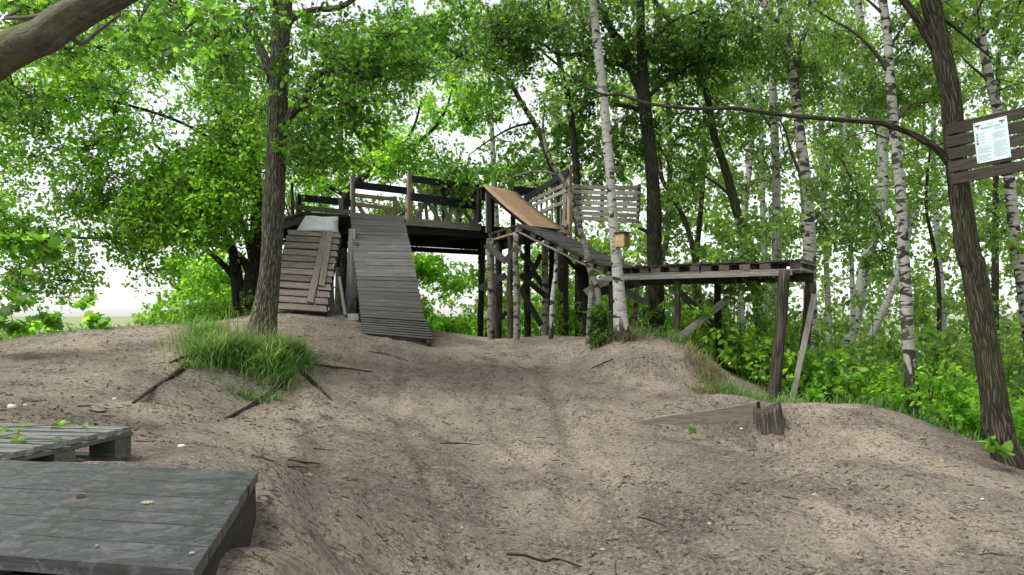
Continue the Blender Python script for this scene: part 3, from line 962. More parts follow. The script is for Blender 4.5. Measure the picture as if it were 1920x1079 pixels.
pth = [(V_[3].x, V_[3].y, gz(V_[3].x, V_[3].y) - .15, .085)] + [(v.x, v.y, v.z, r) for v, r in ((V_[2], .075), (V_[1], .08), (V_[0], .09))]
tag(tube('post', catmull(pth, 4), M['postdark'], slope, 10, .15, 8), 'crooked black forked trunk used as a post')
tube('fork', catmull([(*P(1096, 520, 12.3), .05), (*P(1080, 504, 12.2), .035), (*P(1066, 490, 12.1), .03), (*P(1052, 474, 12.1), .025)], 4), M['postdark'], slope, 8, .1, 5)
upright(1146, 520, 1148, 605, 11.9, 11, M['post'], slope, 31)
upright(1197, 522, 1188, 630, 12.2, 9, M['birchpole'], slope, 32)
bb(1098, 549, 12.1, 1148, 519, 11.8, .12, M['palegrey'], slope)
bb(1122, 548, 12.4, 1195, 531, 12.2, .14, M['dark'], slope)
bb(1172, 545, 12.1, 1212, 569, 12.1, .09, M['grey'], slope)

# ---- slatted panel beside the slide, and the railing behind it
pan = thing('slatted_screen', 'screen of seven pale grey horizontal slats behind the birdhouse birch', 'screen', P(1062, 445, 14.5))
for i in range(7):
    a = P(1073 - i * 2.7, 350.5 + i * 9.6, 14.5)
    b = P(1201 - i * .7, 353 + i * 10.3, 13.6)
    board('slat', a, b, .078, .022, Vector((-.6, -.8, 0)), M['palegrey'], pan, rough=.006)
board('batten', P(1199, 347, 13.63), P(1195, 419, 13.63), .05, .05, Vector((-.6, -.8, 0)), M['dark'], pan)
board('batten', P(1130, 349, 14.12), P(1127, 416, 14.12), .08, .02, Vector((-.6, -.8, 0)), M['grey'], pan)
board('batten', P(1070, 346, 14.57), P(1062, 440, 14.57), .07, .07, Vector((-.6, -.8, 0)), M['dark'], pan)
board('post', P(1062, 352, 14.35), P(1056, 445, 14.3), .07, .07, Vector((-.6, -.8, 0)), M['grey'], pan)
q = P(1061, 440, 14.6)
board('post', Vector((q.x, q.y, gz(q.x, q.y) - .15)), Vector((q.x, q.y, q.z + .9)), .1, .09, Vector((0, -1, 0)), M['dark'], pan)
bb(1057, 425, 14.2, 1075, 400, 14.45, .08, M['rail'], pan)

rp = thing('slide_railing', 'lattice railing with black top board along the far edge of the plywood slide', 'railing', P(1075, 420, 14.2))
fr = Vector((-.85, -.5, 0))
def R2(k, py0, py1): return P(986 + (1068 - 986) * k, py0 + (py1 - py0) * k, 15.8 + (14.2 - 15.8) * k)
board('rail_board', R2(0, 374, 322), R2(1, 374, 322), .13, .03, fr, M['black'], rp, offset=.03)
board('rail_board', R2(.08, 384, 343), R2(.88, 384, 343), .07, .022, fr, M['palegrey'], rp, offset=.02)
board('rail_board', R2(.18, 394, 355), R2(.95, 394, 355), .07, .022, fr, M['palegrey'], rp, offset=.02)
board('rail_board', R2(.38, 410, 376), R2(.95, 410, 376), .07, .022, fr, M['palegrey'], rp, offset=.02)
for k in (.12, .25, .36, .48, .6, .7, .8, .9):
    board('picket', R2(k, 378, 326), R2(k, 442, 428), .05, .025, fr, M['rail'], rp)
for k, m_ in ((.0, 'dark'), (.97, 'tan')):
    board('rail_post', R2(k, 368, 308), R2(k, 440, 452), .09, .07, fr, M[m_], rp, offset=-.03)

# ---- the low pallet platform on the right
P0, P1 = Vector((1.66, 11.08, 0)), Vector((3.74, 9.7, 0))
ue = (P1 - P0).normalized(); we = Vector((-ue.y, ue.x, 0))
zp = EYE + .715
Lp = (P1 - P0).length
def Q(a, b, z): 
    v = P0 + ue * a + we * b
    return Vector((v.x, v.y, z))
plat = thing('pallet_platform', 'low platform of pallets on tall timber posts at the edge of the birch wood', 'platform', Q(1.2, .4, gz(2.7, 10.6)))
a = -.18
while a < Lp - .03:
    w = random.choice((.1, .12, .14))
    zz = random.uniform(-.006, .012)
    board('plank', Q(a + w / 2, random.uniform(-.03, .0), zp - .011 + zz), Q(a + w / 2, .88 + random.uniform(-.01, .01), zp - .011 + zz), min(w, Lp - a), .022, UP, M['deckdark'], plat)
    a += w + random.uniform(.012, .04)
for b in (.05, .44, .82):
    for a in (-.1, .32, .5, .78, 1.08, 1.25, 1.5, 1.78, 2.05, 2.44):
        board('block', Q(a - .07, b, zp - .075), Q(a + .07, b, zp - .075), .1, .078, UP, M['block'], plat)
    board('rail', Q(-.17, b, zp - .029), Q(Lp, b, zp - .029), .1, .012, UP, M['dark'], plat)
    board('stringer', Q(-.17, b, zp - .128), Q(1.15, b, zp - .128), .1, .024, UP, M['grey'], plat)
    board('stringer', Q(1.17, b, zp - .13), Q(Lp, b, zp - .128), .1, .024, UP, M['grey'], plat)
board('end_board', Q(Lp + .012, 0, zp - .03), Q(Lp + .012, .88, zp - .03), .03, .02, ue, M['grey'], plat)
board('end_board', Q(Lp + .012, 0, zp - .125), Q(Lp + .012, .88, zp - .125), .04, .02, ue, M['grey'], plat)
board('beam', Q(-.4, .02, zp - .175), Q(Lp - .1, .02, zp - .172), .05, .065, UP, M['grey'], plat)
board('beam', Q(-.3, .82, zp - .2), Q(Lp, .82, zp - .2), .06, .12, UP, M['dark'], plat)


def plat_post(px0, py0, px1, py1, D, w, m_, seed, tz):
    return upright(px0, py0, px1, py1, D, w, M[m_], plat, seed, tz)


plat_post(1470, 512, 1453, 756, 9.72, 23, 'post', 41, zp - .14)
plat_post(1520, 523, 1498, 745, 10.45, 19, 'postbrown', 42, zp - .26)
plat_post(1270, 520, 1270, 650, 10.75, 12, 'post', 43, zp - .21)
plat_post(1345, 525, 1349, 685, 11.0, 14, 'postdark', 44, zp - .26)
bb(1275, 548, 10.7, 1338, 612, 10.9, .1, M['dark'], plat)
bb(1272, 636, 10.62, 1358, 566, 10.8, .1, M['grey'], plat)
q0, q1 = P(1527, 553, 10.25), P(1483, 756, 9.8)
q1.z = gz(q1.x, q1.y) - .05
board('prop', q1, q0, .075, .04, Vector((-.4, -.9, 0)), M['palegrey'], plat)

# ------------------------------------------------------------------ foreground platform and pallet
zt = EYE - .53
U2, V2 = Vector((-.979, .2, 0)).normalized(), Vector((-.2, .979, 0)).normalized()
C2 = Vector((-.657, 1.546, zt))
wd = thing('wet_plank_platform', 'wet dark plank platform shining in the near left corner', 'platform', (-1.4, 2.1, gz(-1.4, 2.1)))
acc = 0
for w in (.156, .161, .105, .172, .19, .209):
    c = C2 + V2 * (acc + w / 2) - UP * .016
    board('plank', c + U2 * random.uniform(-.004, .006), c + U2 * 2.6, w * .918 - .004, .032, UP, M['wetdeck'], wd, seg=6, rough=.0008, offset=0, shear=-.427, cham=.00001)
    for e_, kk in ((.05, -.3), (.06, .28), (1.12, -.25), (1.1, .3)):
        nq = C2 + V2 * (acc + w / 2) + V2 * (w * kk) + U2 * (e_ + random.uniform(-.012, .012)) + U2 * 0 + UP * .0005
        tube('nail', [(nq.x, nq.y, nq.z - .004, .0042), (nq.x, nq.y, nq.z + .0012, .004)], M['ink'], wd, 8)
    acc += w
for k in (.03, .5, 1.1, 1.8, 2.5):
    board('joist', C2 + U2 * k + V2 * .03 - UP * .1, C2 + U2 * k + V2 * .96 - UP * .1, .05, .13, UP, M['dark'], wd)
board('side_board', C2 + U2 * .02 + V2 * .02 - UP * .13, C2 + U2 * .02 + V2 * .97 - UP * .13, .2, .022, -U2, M['dark'], wd, seg=4)
board('side_board', C2 + U2 * .016 + V2 * .02 - UP * .36, C2 + U2 * .016 + V2 * .97 - UP * .36, .24, .022, -U2, M['dark'], wd, seg=4)
board('front_board', C2 + U2 * .0 + V2 * .035 - UP * .15, C2 + U2 * 2.6 + V2 * .035 - UP * .15, .2, .025, -V2, M['dark'], wd)
for k in (.1, 1.3, 2.5):
    q = C2 + U2 * k + V2 * .12
    board('leg', Vector((q.x, q.y, gz(q.x, q.y) - .2)), q - UP * .16, .09, .09, -V2, M['dark'], wd)
    q = C2 + U2 * k + V2 * .85
    board('leg', Vector((q.x, q.y, min(gz(q.x, q.y), zt - .25) - .2)), q - UP * .16, .09, .09, -V2, M['dark'], wd)

pl = thing('pallet', 'weathered wooden pallet with vine leaves behind the wet platform', 'pallet', (-2.3, 3.2, .88))
zq = EYE - .525
C3 = Vector((-1.775, 3.5, zq))
U3, V3 = Vector((-.985, .17, 0)), Vector((-.2, -.98, 0))
for i in range(8):
    c = C3 + V3 * (.04 + i * .0995) - UP * .011
    board('top_board', c + U3 * random.uniform(-.01, .012), c + U3 * 1.2, .062, .022, UP, M['pallettop'], pl, seg=3, rough=.004, cham=.0005)
for k in (.072, .6, 1.13):
    board('cross_board', C3 + U3 * k - UP * .033 + V3 * .0, C3 + U3 * k - UP * .033 + V3 * .78, .14, .021, UP, M['pallet'], pl)
    for j in (.06, .4, .72):
        c = C3 + U3 * k + V3 * j - UP * .083
        board('block', c - U3 * .065, c + U3 * .065, .11, .077, UP, M['block' if k > 1 else 'pallet'], pl)
for j in (.06, .4, .72):
    board('bottom_board', C3 + V3 * j - UP * .133 + U3 * .0, C3 + V3 * j - UP * .133 + U3 * 1.2, .1, .021, UP, M['pallet'], pl)

# ------------------------------------------------------------------ wedge board, stump
a0, a1 = P(1185, 790, 7.66), P(1418, 770, 8.0)
wb = thing('edging_board', 'tapering earth stained board holding up the dirt kicker beside the stump', 'board', (a1.x, a1.y, gz(a1.x, a1.y)))
x_, y_, z_ = frame_from(Vector((a1.x - a0.x, a1.y - a0.y, 0)), Vector((-.15, -1, 0)))
L_ = (Vector((a1.x, a1.y, 0)) - Vector((a0.x, a0.y, 0))).length
zl, zr = P(1185, 792, 7.66).z, P(1418, 754, 8.0).z
vs = []
for i in range(7):
    t = i / 6
    b0 = Vector((a0.x, a0.y, 0)).lerp(Vector((a1.x, a1.y, 0)), t)
    zt_ = zl + (zr - zl) * t + .008 * math.sin(t * 7)
    zb = zt_ - .06 - .3 * t
    for off in (-.016, .016):
        o2 = Vector((-.15, -1, 0)).normalized() * off
        vs += [b0 + o2 + UP * zb, b0 + o2 + UP * zt_]
fs = []
for i in range(6):
    k = i * 4
    fs += [(k, k + 1, k + 5, k + 4), (k + 2, k + 6, k + 7, k + 3), (k + 1, k + 3, k + 7, k + 5), (k, k + 4, k + 6, k + 2)]
fs += [(0, 2, 3, 1), (24, 25, 27, 26)]
mwB = Matrix((x_, y_, z_)).transposed().to_4x4(); mwB.translation = Vector((a0.x, a0.y, zl))
inv = mwB.inverted()
mesh_obj('board', [inv @ v for v in vs], fs, M['wedge'], wb, mwB)
pe = P(1421, 768, 8.03)
board('peg', Vector((pe.x, pe.y, gz(pe.x, pe.y) - .2)), Vector((pe.x, pe.y, zr - .0)), .045, .045, Vector((0, -1, 0)), M['dark'], wb)

sp = P(1434, 815, 8.05)
st = thing('tree_stump', 'charred broken tree stump at the right end of the edging board', 'stump', (sp.x, sp.y, gz(sp.x, sp.y)))
rs = np.random.default_rng(4)
sides, hs_ = 30, 14
gz0 = gz(sp.x, sp.y)
ztop = P(1434, 757, 8.05).z
vs, uvs = [], []
ridge = np.array([.08 * math.sin(3 * a + 1) + .05 * math.sin(5 * a) + .04 * math.sin(8 * a + 2) + rs.uniform(-.05, .05) for a in np.linspace(0, 2 * math.pi, sides, endpoint=False)])
topj = np.array([.05 * math.sin(2 * a + 2) + rs.uniform(-.018, .012) for a in np.linspace(0, 2 * math.pi, sides, endpoint=False)])
for j in range(hs_ + 1):
    t = j / hs_
    for k in range(sides):
        a = 2 * math.pi * k / sides
        r = (.165 + .02 * math.cos(a) + .05 * (1 - t) ** 3 + .2 * (1 - t) ** 1.6 * max(0, math.cos(a - .1)) ** 2) * (1 + ridge[k] * (.9 - .4 * t) + rs.uniform(-.03, .03))
        z = gz0 - .5 + (ztop - .03 - gz0 + .5) * t + topj[k] * t
        vs.append((sp.x + r * math.cos(a) - .03 * t, sp.y + r * math.sin(a) * .9, z)); uvs.append((a * .15, z))
base = len(vs)
for (rr, dz) in ((.6, -.03), (.25, -.1)):
    for k in range(sides):
        a = 2 * math.pi * k / sides
        vs.append((sp.x - .03 + .16 * rr * math.cos(a), sp.y + .14 * rr * math.sin(a), ztop + dz + topj[k] * .4)); uvs.append((a * .1, rr))
fs = []
for j in range(hs_ + 2):
    for k in range(sides):
        a, b = j * sides + k, j * sides + (k + 1) % sides
        fs.append((a, b, b + sides, a + sides))
fs.append(tuple((hs_ + 2) * sides + k for k in range(sides)))
mesh_obj('trunk_stub', vs, fs, M['stump'], st, None, True, uvs)

# ------------------------------------------------------------------ foliage tools
def strip_template(stations, curl=.18, fold=0.0):
    V, F = [], []
    prev = None
    for (x, h) in stations:
        z = -curl * x * x
        if h == 0:
            V.append((x, 0, z)); cur = (len(V) - 1,)
        else:
            V.append((x, h, z + fold * h)); V.append((x, -h, z + fold * h)); cur = (len(V) - 2, len(V) - 1)
        if prev is not None:
            if len(prev) == 1 and len(cur) == 2: F.append((prev[0], cur[1], cur[0]))
            elif len(prev) == 2 and len(cur) == 2: F += [(prev[0], prev[1], cur[1]), (prev[0], cur[1], cur[0])]
            elif len(prev) == 2: F.append((prev[0], prev[1], cur[0]))
        prev = cur
    return np.array(V, float), np.array(F, int)


OAK = strip_template([(0, 0), (.22, .13), (.34, .29), (.46, .17), (.6, .33), (.73, .2), (.86, .24), (1, 0)])
OVAL = strip_template([(0, 0), (.3, .28), (.65, .27), (1, 0)])
KITE = (np.array([(0, 0, 0), (.45, .32, .06), (.45, -.32, .06), (1, 0, -.12)], float), np.array([(0, 2, 1), (1, 2, 3)], int))
MAPLE = strip_template([(0, 0), (.08, .3), (.3, .48), (.42, .3), (.62, .42), (.74, .2), (1, 0)], .25)


def unit(v):
    return v / (np.linalg.norm(v, axis=-1, keepdims=True) + 1e-9)


def leaf_mesh(pos, dirs, nrm, size, tmpl):
    TV, TF = tmpl
    x = unit(dirs)
    z = unit(nrm - x * (nrm * x).sum(-1, keepdims=True))
    y = np.cross(z, x)
    V = pos[:, None, :] + size[:, None, None] * (TV[None, :, 0:1] * x[:, None, :] + TV[None, :, 1:2] * y[:, None, :] + TV[None, :, 2:3] * z[:, None, :])
    n, k = len(pos), len(TV)
    F = (np.arange(n) * k)[:, None, None] + TF[None]
    return V.reshape(-1, 3), F.reshape(-1, 3)


def sticks(A, B, ra, rb):
    """Many three-sided tapered sticks as one set of triangles."""
    d = unit(B - A)
    ref = np.where(np.abs(d[:, 2:3]) > .9, np.array([[1., 0, 0]]), np.array([[0, 0, 1.]]))
    u = unit(np.cross(d, ref)); v = np.cross(d, u)
    V = []
    for (C, r) in ((A, ra), (B, rb)):
        for k in range(3):
            a = 2 * math.pi * k / 3
            V.append(C + np.reshape(r, (-1, 1)) * (math.cos(a) * u + math.sin(a) * v))
    V = np.stack(V, 1)
    T = np.array([(0, 1, 4), (0, 4, 3), (1, 2, 5), (1, 5, 4), (2, 0, 3), (2, 3, 5)])
    F = (np.arange(len(A)) * 6)[:, None, None] + T[None]
    return V.reshape(-1, 3), F.reshape(-1, 3)


def join(parts):
    Vs, Fs, o = [], [], 0
    for V, F in parts:
        Vs.append(V); Fs.append(F + o); o += len(V)
    return np.concatenate(Vs), np.concatenate(Fs)


def foliage(clusters, rc, sprigs, per, size, tmpl, rng, droop=0.0, flat=.7, upn=.9):
    """Sprigs of leaves round each cluster centre. Returns leaf mesh and twig sticks."""
    C = np.repeat(clusters, sprigs, 0)
    o = rng.normal(0, 1, C.shape); o = unit(o) * rng.uniform(.15, 1, (len(C), 1)) ** .6 * rc
    o[:, 2] *= flat
    o[:, 2] -= droop * rc * rng.uniform(0, 1, len(C))
    tip = C + o
    ax = unit(o + rng.normal(0, .25 * rc, o.shape) + np.array([0, 0, (.25 - droop) * rc]))
    Lp = np.repeat(tip, per, 0)
    La = np.repeat(ax, per, 0)
    n = len(Lp)
    pos = Lp - La * rng.uniform(0, .18, (n, 1)) * (rc / .45) + rng.normal(0, .035 * rc / .45, (n, 3))
    dirs = unit(La * .55 + unit(rng.normal(0, 1, (n, 3))) * .9 + np.array([0, 0, -.25 - droop * .5]))
    nrm = unit(rng.normal(0, 1, (n, 3)) * .75 + np.array([0, 0, upn]))
    sz = size * rng.uniform(.5, 1.3, n)
    leaf = leaf_mesh(pos, dirs, nrm, sz, tmpl)
    st = sticks(C + rng.normal(0, .03, C.shape), tip, np.full(len(C), .0035 * rc / .45 + .001), np.full(len(C), .0015))
    return leaf, st


def blob_points(blobs, rng, gap=.35):
    out = []
    sd_ = int(rng.integers(1000))
    for (px, py, D, rx, ry, rz, n) in blobs:
        c = np.array(P(px, py, D))
        p = unit(rng.normal(0, 1, (n, 3))) * rng.uniform(0, 1, (n, 1)) ** (1 / 2.6)
        q = c + p * np.array([rx, ry, rz])
        if gap and n > 12:                     # holes where no sprig grows
            q = q[vnoise(q[:, 0] * 1.5 + q[:, 1] * .8, q[:, 2] * 1.7, sd_) > gap * rng.uniform(-1.6, 1.0, len(q)) - .12]
        out.append(q)
    return np.concatenate(out)


def connect(skel, centers, rng, r0=.016):
    """Twigs from each cluster to the nearest wood; nearest clusters first, so later ones branch off earlier ones."""
    pts = [np.asarray(skel, float)]
    cur = np.asarray(skel, float)
    A, B, RA, RB = [], [], [], []
    dist = np.array([np.min(np.linalg.norm(cur - c, axis=1)) for c in centers])
    order = np.argsort(dist)
    for i in order:
        c = centers[i]
        d = np.linalg.norm(cur - c, axis=1)
        j = int(np.argmin(d + .25 * np.maximum(0, cur[:, 2] - c[2])))
        a = cur[j]
        L = np.linalg.norm(c - a)
        n = max(3, int(L / .25))
        t = np.linspace(0, 1, n + 1)[:, None]
        side = rng.normal(0, .08 * L, 3)
        path = a + (c - a) * t + np.sin(t * math.pi) * (side + np.array([0, 0, .12 * L])) + rng.normal(0, .012, (n + 1, 3)) * np.sin(t * math.pi)
        r = r0 * min(2.2, .5 + L * .5) * (1 - .75 * t[:, 0])
        A.append(path[:-1]); B.append(path[1:]); RA.append(r[:-1]); RB.append(r[1:])
        cur = np.vstack([cur, path[1:]])
    return sticks(np.concatenate(A), np.concatenate(B), np.concatenate(RA), np.concatenate(RB))


def pxpath(pts, D):
    out = []
    for p in pts:
        d = p[3] if len(p) > 3 else D
        v = P(p[0], p[1], d)
        out.append((v.x, v.y, v.z, p[2] / 2 / FPX * d))
    return out


def build_tree(name, label, cat, trunk, D, bark, limbs=(), blobs=(), leaf='oakleaf', size=.1, tmpl=OAK, rc=.45, sprigs=9, per=8, droop=0.0,
               group=None, seed=0, sides=16, lump=.06, root_z=None, twig='twig', limb_bark=None, flare=1.0, r0=.016, furrow=0.0):
    rng = np.random.default_rng(100 + seed)
    path = pxpath(trunk, D)
    bx, by = path[0][0], path[0][1]
    g = gz(bx, by) if root_z is None else root_z
    if path[0][2] > g - .1:                       # carry the trunk down to its ground
        path.insert(0, (bx + (path[0][0] - path[1][0]) * .3, by, g - .2, path[0][3] * flare))
    t = thing(name, label, cat, (bx, by, g), group)
    sm = catmull(path, 26 if furrow else 6)
    tube('trunk', sm, M[bark], t, 64 if furrow else sides, lump, seed, furrow=furrow)
    skel = [sm[len(sm) // 3:, :3]]
    for k, lb in enumerate(limbs):
        ls = catmull(pxpath(lb, D), 6)
        tube('limb', ls, M[limb_bark or bark], t, 10, .08, seed + k + 1)
        skel.append(ls[2:, :3])
    if blobs:
        C = blob_points(blobs, rng)
        V, F = foliage(C, rc, sprigs, per, size, tmpl, rng, droop)
        tw = connect(np.concatenate(skel), C, rng, r0)
        tag(np_mesh('twigs', *join([tw, F]), M[twig], t), kind='stuff')
        tag(np_mesh('crown', *V, M[leaf], t), kind='stuff')
    return t


# ------------------------------------------------------------------ the trees, nearest first
# limb reaching in from a tree just outside the left edge
build_tree('leaning_tree', 'thick mossy limb of a tree reaching in at the top left corner', 'tree',
           [(-300, 880, 130, 4.5), (-290, 560, 110, 4.5), (-240, 330, 100, 4.5), (-140, 190, 92, 4.5), (-40, 128, 82, 4.5), (40, 86, 70, 4.45), (84, 68, 68, 4.4), (120, 40, 66, 4.4), (180, 6, 58, 4.4), (250, -32, 54, 4.4), (380, -120, 46, 4.5), (560, -260, 34, 4.7), (760, -460, 20, 5.0)],
           4.5, 'limb', [[(120, 52, 14, 4.4), (150, 82, 9, 4.5), (180, 62, 7, 4.6), (224, 28, 5, 4.7)], [(105, 8, 12, 4.4), (85, 25, 9, 4.5), (60, 32, 8, 4.6), (10, 35, 6, 4.8)]],
           [(60, 0, 5.6, .9, .6, .25, 12), (330, 30, 5.4, .5, .5, .22, 8), (700, -420, 5.0, .9, .8, .4, 16), (0, 200, 6.4, .5, .5, .3, 8)],
           'oakleaf', .065, OAK, .3, 10, 8, seed=1, sides=28, lump=.09, furrow=.006)

# the oak standing in its grassy root mound
build_tree('oak_tree', 'oak with furrowed trunk standing in a grassy root mound left of the ramps', 'tree',
           [(480, 668, 103.8), (486, 640, 68.64), (494, 600, 49.28), (503, 540, 41.36), (509, 480, 39.6), (513, 400, 37.84), (517, 300, 36.96), (521, 200, 36.08), (524, 100, 36.08), (529, 0, 35.2), (533, -150, 29.92), (540, -400, 21.12), (545, -650, 10.56)],
           9.3, 'oak', [[(512, 150, 22), (497, 110, 18), (470, 58, 14), (430, 28, 11), (370, 17, 8), (300, 5, 6)],
                        [(530, 235, 24), (548, 210, 18), (570, 188, 15), (587, 148, 13), (625, 131, 11, 9.2), (680, 140, 8, 9.1), (740, 147, 5, 9.0)],
                        [(530, 60, 20), (549, 33, 15), (590, 19, 11), (630, 16, 10), (668, -5, 9), (720, -60, 7)],
                        [(524, 20, 18), (480, -60, 14, 8.8), (380, -120, 10, 8.2), (250, -160, 7, 7.6)]],
           [(380, 40, 8.4, 1.0, .9, .45, 24), (200, 30, 7.6, 1.1, .9, .5, 24), (450, 120, 10.3, .7, .5, .6, 14), (600, 250, 9.4, .55, .6, .5, 19), (680, 170, 9.1, .7, .7, .5, 22), (720, 60, 9.2, .9, .8, .5, 22), (610, 90, 10.3, .7, .5, .6, 16),
            (560, -200, 9.2, 2.0, 1.6, .8, 36)],
           'oakleaf', .078, OAK, .46, 11, 9, seed=2, sides=28, lump=.07, limb_bark='oak', furrow=.009)

# spreading oak behind it
build_tree('oak_tree', 'spreading oak with dark low limbs behind the grassy mound', 'tree',
           [(470, 600, 50.32), (472, 560, 39.44), (474, 520, 34), (478, 470, 24.48), (482, 400, 20.4), (481, 330, 17.68), (470, 240, 13.6), (455, 130, 9.52), (440, 0, 6.8)],
           13.6, 'oakdark', [[(452, 590, 27.2), (447, 550, 24.48), (442, 505, 23.12), (436, 470, 17.68), (415, 420, 13.6), (394, 385, 10.2), (350, 330, 7.48), (290, 270, 5.44)],
                             [(470, 512, 17.68), (452, 485, 14.96), (420, 462, 12.24), (363, 455, 9.52), (311, 447, 8.16), (234, 446, 6.8, 13.2), (145, 446, 4.76, 12.8), (60, 430, 2.72, 12.4)],
                             [(440, 520, 13.6), (415, 493, 10.88), (384, 467, 8.84), (340, 448, 6.12), (290, 430, 4.08)],
                             [(474, 490, 16.32), (462, 440, 12.24), (445, 390, 10.2), (452, 330, 8.16), (430, 250, 6.12), (380, 170, 4.08)],
                             [(481, 360, 10.88), (440, 300, 8.16), (360, 240, 6.12, 13), (250, 200, 4.76, 12.4), (150, 180, 3.4, 12)]],
           [(400, 250, 13.2, 1.3, 1.2, 1.2, 59), (250, 230, 12.6, 1.6, 1.3, 1.1, 81), (90, 280, 12.0, 1.2, 1.1, .9, 56), (330, 370, 13.0, 1.1, .9, .7, 46), (180, 390, 12.4, 1.1, .8, .5, 41), (420, 420, 13.2, .5, .6, .4, 10),
            (300, 120, 12.8, 1.7, 1.3, .7, 56), (60, 140, 12.0, 1.2, 1.1, .7, 41), (120, 440, 12.4, 1.0, .6, .28, 21), (20, 400, 11.6, .7, .6, .5, 21), (60, 470, 11.8, .5, .4, .3, 7), (230, 465, 12.8, .6, .4, .2, 9), (130, 510, 12.0, .4, .3, .26, 6), (40, 520, 11.8, .3, .3, .25, 5), (270, 500, 12.6, .2, .2, .12, 2), (330, 462, 13, .3, .3, .14, 2), (400, 370, 12.2, .7, .4, .6, 29), (300, 410, 12.0, .8, .4, .35, 21), (440, 300, 12.4, .6, .4, .6, 22), (500, 170, 13.8, 1.0, 1.0, .9, 22),
            (320, -60, 13, 2.0, 1.4, .6, 22), (-80, 300, 12, .9, 1.0, 1.2, 19), (560, 300, 14.6, .6, .6, .5, 9)],
           'brightleaf', .08, OAK, .66, 14, 9, seed=3, sides=18, lump=.1)  # leaf colour lightened to offset the shade of the foliage above

# birch that carries the birdhouse
build_tree('birch_tree', 'white birch carrying the birdhouse in front of the pallet slope', 'tree',
           [(1171, 662, 44), (1168, 634, 35), (1163, 590, 27), (1160, 540, 23), (1155, 480, 20), (1150, 420, 18.5), (1146, 360, 17.5), (1140, 280, 17), (1133, 200, 17), (1124, 120, 16.5), (1117, 60, 16), (1111, 0, 15), (1104, -80, 13), (1090, -250, 10), (1075, -480, 6)],
           10.6, 'birch', [[(1138, 262, 5), (1150, 240, 4, 10.5), (1172, 215, 3, 10.3)], [(1119, 80, 7), (1100, 40, 5), (1070, 10, 4)]],
           [(1080, -20, 10.4, .6, .6, .3, 10), (1110, -250, 10.6, 1.3, 1.2, .8, 40)],
           'birchleaf', .065, OVAL, .36, 9, 8, .4, seed=4, sides=20, lump=.04)
# crooked thin birch in front of the slide
build_tree('birch_tree', 'thin crooked birch curving up before the plywood slide', 'tree',
           [(1127, 652, 17), (1123, 587, 14), (1120, 547, 13), (1107, 505, 13), (1098, 465, 12), (1089, 435, 11), (1073, 377, 10), (1060, 345, 9), (1040, 316, 8), (1026, 285, 7), (1018, 240, 5), (1022, 190, 4)],
           10.95, 'birchpole', [[(1112, 530, 10), (1108, 560, 11), (1106, 600, 12), (1104, 645, 13)], [(1050, 330, 5), (1020, 322, 4), (985, 325, 3.4), (960, 334, 2.6)]],
           [(1030, 180, 11, .5, .5, .4, 10)], 'birchleaf', .06, OVAL, .3, 7, 7, .3, seed=5, sides=12, lump=.06)
# dark oak behind the low platform
build_tree('oak_tree', 'dark forked oak rising behind the low pallet platform', 'tree',
           [(1238, 662, 46), (1235, 640, 36), (1232, 600, 31), (1229, 500, 28), (1226, 400, 26), (1222, 330, 26), (1215, 260, 25), (1208, 200, 27), (1205, 160, 24), (1204, 110, 18), (1201, 40, 15), (1197, -60, 13), (1190, -250, 9)],
           12.4, 'oakdark', [[(1208, 175, 22), (1192, 150, 18), (1182, 122, 18), (1168, 88, 16), (1148, 60, 14), (1128, 25, 12), (1112, -10, 11), (1080, -90, 8)],
                             [(1186, 132, 13), (1165, 122, 10), (1130, 113, 8), (1085, 103, 7), (1045, 101, 6), (1010, 80, 5), (960, 84, 4), (890, 108, 3)],
                             [(1210, 215, 12), (1192, 205, 9), (1172, 199, 8), (1150, 197, 7)], [(1203, 110, 10), (1230, 70, 8), (1262, 40, 6), (1310, 20, 4)],
                             [(1226, 445, 10), (1212, 434, 8), (1196, 428, 5)], [(1207, 190, 10), (1250, 150, 7), (1300, 120, 5), (1340, 110, 3)]],
           [(1120, 60, 12.2, 1.0, .8, .6, 40), (1000, 70, 12.2, 1.0, .8, .6, 36), (1260, 90, 12.6, .9, .8, .7, 42), (1270, 210, 12.8, .7, .7, .6, 34), (1180, 250, 12.8, .5, .5, .5, 12), (920, 90, 12.3, .7, .6, .5, 22), (1330, 60, 12.6, .7, .7, .5, 18), (1250, 400, 16.0, .6, .5, .5, 10),
            (1150, -150, 12.4, 2.2, 1.8, 1.0, 70)],
           'oakleafdark', .082, OAK, .52, 9, 10, seed=6, sides=16, lump=.08, furrow=.012)
# slim dark trunk behind the slatted panel
build_tree('dark_tree', 'slim dark trunk behind the slatted panel', 'tree',
           [(1088, 650, 20), (1086, 500, 17), (1084, 400, 15), (1080, 317, 13), (1073, 237, 12), (1064, 178, 11), (1052, 128, 10), (1042, 85, 8), (1030, 20, 7), (1010, -80, 5)],
           15.6, 'oakdark', [[(1068, 200, 6), (1090, 150, 5), (1110, 110, 4)], [(1050, 125, 5), (1020, 100, 4), (985, 60, 3)]],
           [(1010, 40, 15.4, 1.0, .9, .7, 34), (1100, 170, 16, .8, .8, .8, 26), (1050, 250, 16.2, .6, .6, .5, 14), (1120, 300, 16.5, .7, .7, .6, 18)], 'oakleafdark', .1, OVAL, .42, 8, 8, seed=7, sides=12)
